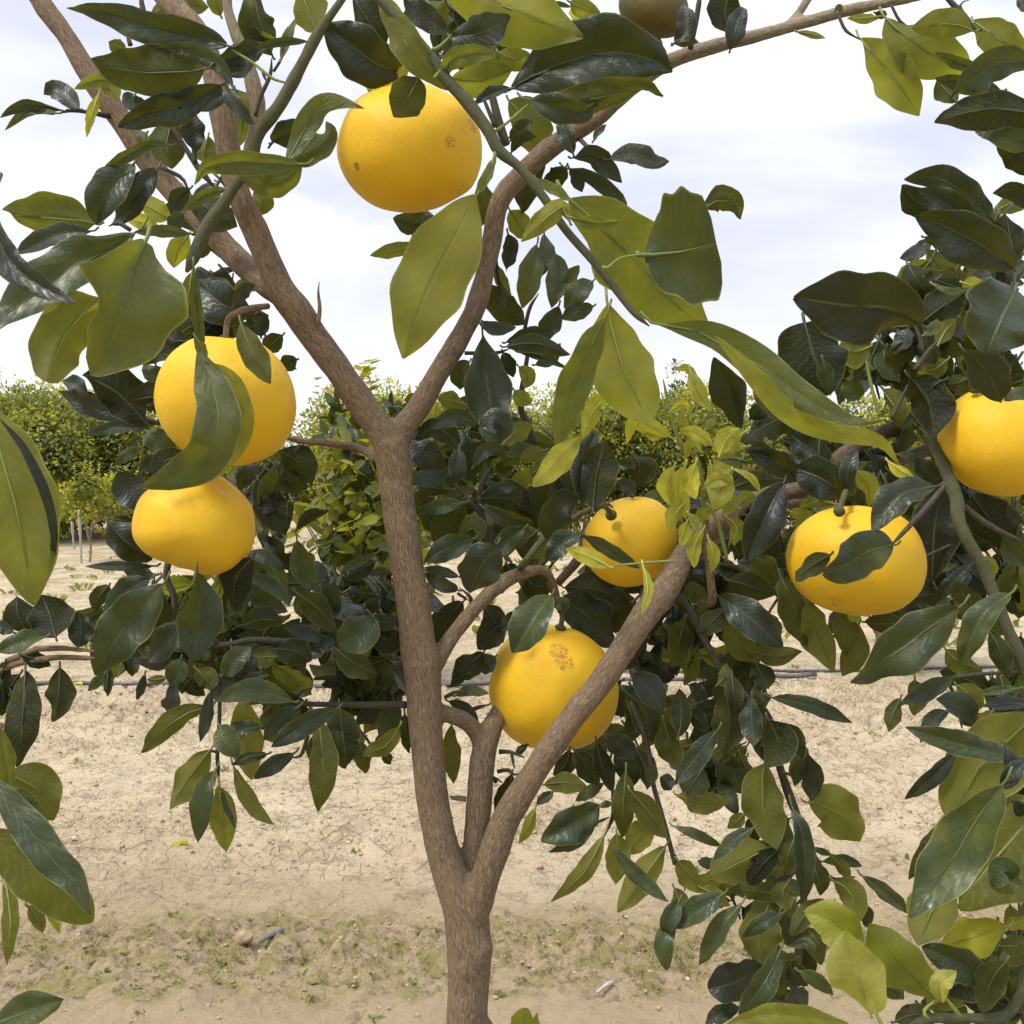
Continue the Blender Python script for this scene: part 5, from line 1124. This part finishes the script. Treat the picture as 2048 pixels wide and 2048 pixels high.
# ------------------------------------------------------------------ fruit
def fruit(t, outline, d, label, cols=YEL, spots=(), dimple=None, stalk=None, smooth=1.6, group='yellow fruit hanging in the citrus tree'):
    O = np.array([px(t, p) for p in outline]); c = (O.max(0) + O.min(0)) / 2
    ang = np.arctan2(-(O[:, 1] - c[1]), O[:, 0] - c[0]); rad = np.hypot(*(O - c).T); o = np.argsort(ang); ang, rad = ang[o], rad[o]
    th = np.linspace(-math.pi, math.pi, 361)[:-1]; r = np.interp(th, np.r_[ang - 2 * math.pi, ang, ang + 2 * math.pi], np.tile(rad, 3))
    kk = np.exp(-(np.arange(-30, 31) / 5.) ** 2); kk /= kk.sum(); r = np.convolve(np.tile(r, 3), kk, 'same')[360:720]
    bm = bmesh.new(); bmesh.ops.create_icosphere(bm, subdivisions=6, radius=1)
    S = np.array([v.co[:] for v in bm.verts]); Fc = [[v.index for v in f.verts] for f in bm.faces]; bm.free()
    phi = np.arctan2(S[:, 1], S[:, 0]); R = np.interp(phi, np.r_[th, math.pi], np.r_[r, r[0]]); rm = r.mean()
    k = d / F
    L = np.stack([S[:, 0] * R, S[:, 1] * R, S[:, 2] * rm * .97], 1) * k
    if dimple is not None:
        dv = np.array(dimple, float); dv /= np.linalg.norm(dv); an = np.arccos(np.clip(S @ dv, -1, 1)); L *= (1 - .10 * np.exp(-(an / .22) ** 2))[:, None]
    L *= np.array([1 + .010 * mn.noise(Vector(p) * 2.4 + Vector((d * 31, 0, 0))) + .0022 * mn.noise(Vector(p) * 17) for p in S])[:, None]
    ctr = unp(c[0], c[1], d); f = unit(ctr - CAMP); rt = unit(np.cross(f, [0, 0, 1])); up = np.cross(rt, f)
    Wd = L[:, :1] * rt + L[:, 1:2] * up - L[:, 2:3] * f
    sp = []
    for (tx, ty, rr, sc, th_) in spots:
        p = px(t, (tx, ty)); a, b = (p[0] - c[0]) * k, -(p[1] - c[1]) * k; z = math.sqrt(max((rm * k) ** 2 - a * a - b * b, 0))
        sp.append((tuple(a * rt + b * up - z * f), rr, sc, th_))
    mb = MB(); mb.add(Wd + ctr, Fc); o = mb.build('pomelo', fruit_material('fruit_peel', cols, sp), None, ctr); tag(o, label, 'citrus fruit', group)
    if stalk:
        P, Rr = wood(stalk[0], stalk[1]); V, Fc, B = tube(P, Rr, 10); mb = MB(); mb.add(V, Fc, 0, bark=B)
        # calyx button where the stalk meets the peel
        e = P[-1]; T = unit(P[-1] - P[-2]); Pc = np.array([e - T * .004, e - T * .001, e + T * .002]); st = mb.build('stalk', GSTEM if stalk[0] != 'a' else BARK, o, P[0])
        V, Fc, B = tube(Pc, [Rr[-1], Rr[-1] * 2.4, Rr[-1] * 2.1], 10); mb = MB(); mb.add(V - P[0], Fc, 0, bark=B); cx = mb.build('calyx', GSTEM); cx.parent = st
    return o
fruit('b', [(70,850),(100,700),(180,580),(330,505),(480,478),(640,515),(760,580),(860,740),(865,880),(820,1010),(720,1080),(560,1145),(400,1160),(240,1110),(120,1000)], 1.09,
      'largest yellow fruit, highest in the tree, with small brown scratches on its right side', spots=[(195, 915, .006, (1, 1, 1), .33), (790, 700, .013, (3, 1, .6), .42), (680, 780, .010, (2, 1, 1), .44), (750, 990, .006, (2, 1, 1), .44)], stalk=('b', d_([(440, 350, 6), (420, 400, 6), (420, 440, 6), (430, 490, 5)], 1.09)))
fruit('d', [(870,430),(900,270),(980,150),(1120,70),(1290,65),(1450,110),(1570,230),(1625,400),(1610,560),(1530,690),(1400,760),(1240,775),(1080,730),(940,610)], 1.05,
      'yellow fruit half covered by a curled green leaf, directly above another fruit', spots=[(1020, 130, .008, (1, 2, 1), .42)], dimple=(0, 1, 0), stalk=('a', d_([(1480, 1690, 6, 1.12), (1400, 1700, 7, 1.1), (1320, 1720, 7), (1260, 1760, 6), (1245, 1870, 6)], 1.06)))
fruit('d', [(750,1080),(790,950),(900,870),(1080,830),(1200,828),(1300,900),(1380,1000),(1400,1120),(1370,1260),(1280,1360),(1170,1385),(1050,1350),(930,1305),(810,1250),(755,1170)], 1.09,
      'lopsided yellow fruit with a bulging lower right, lowest on the left side', dimple=(.5, .75, .5))
fruit('e', [(1430,1150),(1480,1060),(1560,990),(1700,950),(1830,970),(1920,1060),(1940,1180),(1900,1330),(1800,1410),(1650,1445),(1500,1380),(1430,1270)], 1.22,
      'smallest yellow fruit, beside the bright yellow-green young shoots', dimple=(-.62, .66, .42), stalk=('e', d_([(1480, 1010, 5, 1.15), (1540, 1000, 5, 1.15), (1570, 1030, 5, 1.15), (1580, 1050, 5, 1.17)], 1.15)))
fruit('e', [(925,1900),(960,1790),(1040,1710),(1200,1670),(1350,1675),(1480,1740),(1570,1850),(1620,1990),(1590,2160),(1500,2280),(1350,2340),(1180,2335),(1020,2270),(930,2130),(905,2000)], 1.235,
      'yellow fruit crossed by the slanting right limb, with a brown scar near its top', spots=[(1290, 1800, .017, (.5, 1, 2.2), .40), (1320, 1870, .017, (.5, 1, 2.6), .43)], stalk=('e', d_([(1230, 1420, 5), (1270, 1500, 6), (1310, 1590, 6), (1300, 1670, 5)], 1.22)))
fruit('f', [(630,1290),(660,1160),(760,1060),(900,1010),(1080,1005),(1230,1050),(1320,1140),(1370,1330),(1340,1460),(1250,1550),(1100,1595),(940,1590),(780,1540),(670,1440)], 1.12,
      'broad flattened yellow fruit with a dark oval leaf lying across its middle', spots=[(900, 1540, .018, (.6, 1, 2), .47)], dimple=(-.12, .95, .3), stalk=('f', d_([(960, 880, 6, 1.15), (940, 940, 6, 1.1), (920, 1000, 5, 1.08), (912, 1030, 5, 1.07)], 1.07)))
fruit('f', [(1480,640),(1510,500),(1600,385),(1700,348),(1800,345),(1920,365),(2050,440),(2120,550),(2140,680),(2080,820),(1980,910),(1850,945),(1700,920),(1560,820)], 1.1,
      'yellow fruit cut by the right edge of the view, under black-green leaves', dimple=(-.1, .95, .3), stalk=('f', d_([(1640, 290, 6), (1650, 320, 6), (1670, 350, 6)], 1.08)))
fruit('b', [(1620,20),(1640,90),(1690,150),(1760,185),(1850,200),(1940,190),(1990,140),(2005,80),(1990,0),(1900,-80),(1750,-90),(1640,-50)], 1.12,
      'unripe olive-brown fruit at the top edge beside the long pale branch', cols=OLV)

# ------------------------------------------------------------------ the young trees of the next row and the old orchard behind
def quadleaf(mb, c, dirv, nrm, L, w, young):
    """light six-sided leaf for trees further off"""
    dirv = unit(dirv); sd = unit(np.cross(dirv, nrm)); nn = np.cross(sd, dirv)
    V = [c, c + dirv * L * .3 + sd * w * .5 + nn * w * .15, c + dirv * L * .72 + sd * w * .42 + nn * w * .1, c + dirv * L, c + dirv * L * .72 - sd * w * .42 + nn * w * .1, c + dirv * L * .3 - sd * w * .5 + nn * w * .15, c + dirv * L * .5]
    mb.add(V, [(0, 1, 6), (1, 2, 6), (2, 3, 6), (3, 4, 6), (4, 5, 6), (5, 0, 6)], 0, young=np.full(7, young), rnd=np.full(7, random.random()))
def orchard_tree(name, loc, H, R, z0, n, L, label, group, lumps=26, yg=(.25, .7), stem=.035, seed=1, sparse=0., tall=1.):
    rr = random.Random(seed); root = rootobj(name, loc, label, 'tree', group)
    mb = MB(); P = catmull([(0, 0, -.1), (.03, .02, z0 * .6), (-.02, 0, z0 + .2), (.02, .02, H * .6)], 14); V, Fc, B = tube(P, np.linspace(stem, stem * .5, 14), 10); mb.add(V + np.array(loc), Fc, 0, bark=B)
    for k in range(7):
        a = rr.uniform(0, 6.28); P = catmull([(0, 0, z0 * .9 + k * .05), (R * .3 * math.cos(a), R * .3 * math.sin(a), z0 + (H - z0) * .3), (R * .75 * math.cos(a + .3), R * .75 * math.sin(a + .3), z0 + (H - z0) * rr.uniform(.4, .8))], 10)
        V, Fc, B = tube(P, np.linspace(stem * .5, stem * .12, 10), 6); mb.add(V + np.array(loc), Fc, 0, bark=B)
    mb.build('trunk', BARKP, root, loc)
    mb = MB(); cz = (H + z0) / 2; hz = (H - z0) / 2; CL = []
    for k in range(lumps):
        v = unit(np.array([rr.gauss(0, 1), rr.gauss(0, 1), rr.gauss(0, 1)])); q = rr.uniform(.35, .80)
        CL.append((np.array([v[0] * R * q, v[1] * R * q, cz + v[2] * hz * q]), rr.uniform(.28, .48), rr.uniform(*yg)))
    per = n // lumps
    for c, q, y0 in CL:
        for k in range(per):
            v = unit(np.array([rr.gauss(0, 1), rr.gauss(0, 1), rr.gauss(0, 1) + .25])); rad = q * rr.uniform(.55, 1.06) ** .6
            p = c + v * np.array([R, R, hz]) * rad; dirv = v * .6 + np.array([rr.gauss(0, .6), rr.gauss(0, .6), rr.gauss(-.15, .6)])
            quadleaf(mb, p + np.array(loc), dirv, v + np.array([rr.gauss(0, .4), rr.gauss(0, .4), .5 + rr.gauss(0, .3)]), L * rr.uniform(.7, 1.25), L * .5, min(1, max(0, y0 + rr.gauss(0, .1))))
    # stray shoots breaking the outline
    for k in range(10):
        a = rr.uniform(0, 6.28); q = rr.uniform(.1, .7); b0 = np.array([R * q * math.cos(a), R * q * math.sin(a), cz + hz * math.sqrt(1 - q * q) * .9])
        for j in range(9): quadleaf(mb, b0 + np.array([0, 0, j * L * .35]) + np.array(loc), np.array([rr.gauss(0, 1), rr.gauss(0, 1), .3]), np.array([0, 0, 1.]), L * .8, L * .4, yg[1])
    mb.build('crown', FARLEAF, root, loc)
    return root
def cpy(src, loc, rz, sc, label):
    r = src.copy(); COL.objects.link(r); r.location = loc; r.rotation_euler = (0, 0, rz); r.scale = sc; r['label'] = label
    for ch in src.children:
        c = ch.copy(); COL.objects.link(c); c.parent = r
    return r
def gx(pxx, D): return (pxx - 1024) / F * D
def mid_tree(pxx, D, H, R, seed, label):
    return orchard_tree('young_citrus_tree', (gx(pxx, D), D, 0.02), H, R, .3, 1500, .125, label, 'young trees along the irrigation hose', 18, (.1, .62), .022, seed)
mid_tree(715, 6.7, 1.80, .58, 11, 'small yellow-green tree standing behind the main trunk, beside the hose')
mid_tree(1755, 7.2, 1.45, .48, 12, 'small green tree behind the broad flattened fruit, beside the hose')
GO = 'orchard trees in the far row'
def at(pxx, D): return (gx(pxx, D), D, 0.)
t1 = orchard_tree('orchard_tree', at(30, 21), 3.35, 2.0, .0, 21000, .10, 'dense rounded orchard tree cut by the left edge of the view', GO, 50, (.2, .8), .08, 21)
t2 = orchard_tree('orchard_tree', at(780, 22), 3.35, 1.9, .0, 21000, .10, 'rounded orchard tree seen in the fork of the main trunk', GO, 46, (.4, .95), .08, 22)
FAR = [(t2, 125, 24, 2.0, 1.0, (1, 1, 1.03), 'tall rounded orchard tree behind the gap between the two left-most orchard trees'), (t1, 225, 22.5, .9, 2.0, (.9, .9, .94), 'lower orchard tree just right of the one cut by the left edge'), (t2, 330, 24, 1.0, 1.0, (1, 1, .80), 'orchard tree mostly hidden behind the two fruits on the left'),
       (t1, 480, 31, 2.2, 1.0, (1.1, 1, .78), 'distant low orchard tree behind the leaves left of the trunk'), (t2, 640, 32, 4., 1, (1.1, 1, .78), 'distant low orchard tree in the gap left of the trunk fork'),
       (t1, 960, 22.5, 3.4, 1., (1, 1, .96), 'orchard tree behind the hanging dark leaves right of the trunk'), (t2, 1130, 22, 5.1, 1, (1, 1, .98), 'orchard tree below the twisted hanging leaf in the middle'),
       (t1, 1290, 22.5, 4.4, 1, (.95, .95, 1.03), 'orchard tree behind the yellow-green young shoots'), (t2, 1450, 22, .7, 1, (1, 1, .97), 'orchard tree left of the big black leaf on the right'),
       (t1, 1620, 23, 1.5, 1, (1, 1, .95), 'orchard tree hidden behind the dark leaves right of the young shoots'), (t2, 1800, 22, 2.6, 1, (1, 1, .95), 'orchard tree behind the broad flattened fruit on the right'), (t1, 1990, 22.5, 5.6, 1, (1, 1, .95), 'orchard tree at the right edge behind the cut-off fruit')]
for s, pxx, D, rz, _, scl, lab in FAR: cpy(s, at(pxx, D), rz, scl, lab)
# young replants with stakes at the left
def small(pxx, D, H, R, seed, lab):
    return orchard_tree('sapling', at(pxx, D), H, R, .35, 900, .09, lab, 'young replanted trees before the far row', 10, (.35, .8), .02, seed)
small(175, 16.2, 1.35, .45, 31, 'small loose sapling by the pale stake at the left')
small(232, 17.5, 1.3, .5, 32, 'small sapling to the right of the pale stake, before the dark orchard tree')
WHT = simple('weathered_wood', (.40, .36, .32), .85, (.24, .21, .18), 50, .002)
for (xx, D, h, lab) in ((161, 15.9, .82, 'pale weathered stake standing in the soil by the sapling on the left'), (146, 19, .5, 'shorter pale stake just behind the taller one on the left')):
    g0 = np.array(at(xx, D)); mb = MB(); P = catmull([g0 + [0, 0, -.1], g0 + [-.01, 0, h * .4], g0 + [-.03, .0, h]], 10); V, Fc, B = tube(P, [.018] * 5 + [.026] * 5, 7); mb.add(V, Fc, 0, bark=B)
    tag(mb.build('stake', WHT, None, g0), lab, 'stake', 'wooden stakes on the left')
# wispy tall tree far off
orchard_tree("tall_tree", at(1352, 60), 7.2, 1.1, 3.0, 900, .28, "thin wispy tree top rising far behind the orchard", None, 9, (.1, .3), .12, 41)

# ------------------------------------------------------------------ hoses and litter
HOSE = simple('black_polythene', (.055, .055, .065), .45, (.12, .11, .11), 25)
def gp(pxx, pyy):
    """pixel of a point on the ground -> where it lies"""
    v = unp(pxx, pyy, 1.) - CAMP; t = -CAMH / v[2]; return v[0] * t, v[1] * t
def hose(pts, r, lab):
    W = [gp(*p) for p in pts]; C = catmull(W, 90); P = np.array([(x, y, max(gz(x, y), gz(x, y - .05), gz(x, y + .05)) + r) for x, y in C])
    for _ in range(5): P[1:-1, 2] = (P[:-2, 2] + P[1:-1, 2] + P[2:, 2]) / 3
    V, Fc, B = tube(P, [r] * len(P), 10); mb = MB(); mb.add(V, Fc, 0, bark=B); tag(mb.build('irrigation_hose', HOSE, None, P[0]), lab, 'hose', 'black irrigation hoses on the soil')
hose([(-120, 1395), (78, 1393), (217, 1388), (308, 1391), (406, 1402), (600, 1405), (850, 1392), (1150, 1382), (1410, 1379), (1632, 1375)], .014, 'black irrigation hose lying across the soil on the left, the nearer of the two')
hose([(1150, 1362), (1300, 1356), (1475, 1352), (1680, 1350), (1850, 1345), (2200, 1338)], .011, 'black irrigation hose running out to the right edge, the farther of the two')
# stick, dead leaf, clod
def stick(a, b, r, lab, col):
    (x0, y0), (x1, y1) = gp(*a), gp(*b); P = catmull([(x0, y0, gz(x0, y0) + r), ((x0 + x1) / 2, (y0 + y1) / 2 + .003, (gz(x0, y0) + gz(x1, y1)) / 2 + r * 1.6), (x1, y1, gz(x1, y1) + r * 1.6)], 10)
    V, Fc, B = tube(P, r * np.array([.35, .7, .8, .75, .95, .9, 1.05, 1.2, 1.1, .8]), 8); mb = MB(); mb.add(V, Fc, 0, bark=B); tag(mb.build('stick', col, None, P[0]), lab, 'stick')
GREY = simple('grey_wood', (.10, .10, .105), .85, (.17, .16, .155), 140, .002)
stick((519, 1891), (566, 1867), .008, 'short grey stick on the soil left of the trunk', GREY)
stick((1192, 2000), (1226, 1990), .006, 'short pale stick on the soil right of the trunk', WHT)
(x, y) = gp(488, 1893); mb = MB(); blob(mb, (x, y, gz(x, y) + .012), .026, 3.3, .8, 0, 3); tag(mb.build('soil_clod', CL1, None, (x, y, 0)), 'rounded lump of brown soil beside the short grey stick', 'clod')
def ground_leaf(p, q, wd, yg, lab, lift=.012):
    (x0, y0), (x1, y1) = gp(*p), gp(*q); a = np.array([x0, y0, gz(x0, y0) + lift]); b = np.array([x1, y1, gz(x1, y1) + lift]); n = 9; m = 5
    T = unit(b - a); S = np.array([-T[1], T[0], 0]); V = []; UV = []
    for i in range(n):
        s = i / (n - 1); hw = math.sin(math.pi * max(.01, min(.99, s))) ** .8 * wd / 2
        for j in range(m): v = -1 + 2 * j / (m - 1); V.append(a + (b - a) * s + S * v * hw + np.array([0, 0, .012 * v * v + .01 * math.sin(s * 3.1)])); UV.append((s, v, 0))
    Fc = [(i * m + j, i * m + j + 1, (i + 1) * m + j + 1, (i + 1) * m + j)[::-1] for i in range(n - 1) for j in range(m - 1)]
    mb = MB(); mb.add(V, Fc, 0, luv=UV, young=np.full(len(V), yg), rnd=np.full(len(V), .8)); tag(mb.build('fallen_leaf', LEAF, None, a), lab, 'fallen leaf', 'leaves fallen on the soil')
ground_leaf((341, 1686), (376, 1692), .035, .85, 'pale yellow fallen leaf lying on the open soil at the left')
ground_leaf((148, 1394), (165, 1396), .05, 1., 'small yellow fallen leaf touching the black hose')
# low weeds: tiny rosettes over the mossy strip and further out
mb = MB()
for k in range(520):
    q = random.random(); y = random.gauss(3.0, .15) if q < .5 else random.uniform(3.6, 7.5) if q < .62 else random.uniform(8, 20)
    x = random.uniform(-.55, .55) * y; z = gz(x, y); s = random.uniform(.004, .009) if y < 3.6 else random.uniform(.008, .018) if y < 8 else random.uniform(.03, .07)
    for j in range(random.randint(4, 9)):
        a = random.uniform(0, 6.28); quadleaf(mb, np.array([x, y, z]) + np.array([random.gauss(0, s), random.gauss(0, s), 0]), np.array([math.cos(a), math.sin(a), random.uniform(.2, 1.2)]), np.array([0, 0, 1.]), s * 2, s * .9, random.uniform(.35, .7))
tag(mb.build('weeds', FARLEAF), kind='stuff')
# broad crinkled leaf of a low shoot poking up at the bottom edge
sr = rootobj('leafy_shoot', unp(1046, 2048, 1.3) * np.array([1, 1, 0]), 'low shoot with crinkled pale green leaves just right of the trunk at the bottom edge', 'shoot')
mb = MB(); leaf(mb, 's', [(1040, 2090), (1046, 2060), (1052, 2016)], 56, 't', .55, 1.3, 'r', wav=.2, fold=.3, seed=3); leaf(mb, 's', [(1060, 2090), (1066, 2060), (1074, 2026)], 22, 't', .6, 1.31, seed=4); mb.build('leaf', [LEAF, LSTEM], sr, unp(1046, 2080, 1.3))
P = catmull([tuple(unp(1046, 2048, 1.3) * np.array([1, 1, 0])), tuple(unp(1050, 2048, 1.3) * np.array([1, 1, .5])), tuple(unp(1044, 2095, 1.3))], 12); V, Fc, B = tube(P, np.linspace(.006, .003, 12), 8); mb = MB(); mb.add(V, Fc, 0, bark=B); mb.build('stem', YSTEM, sr, P[0])
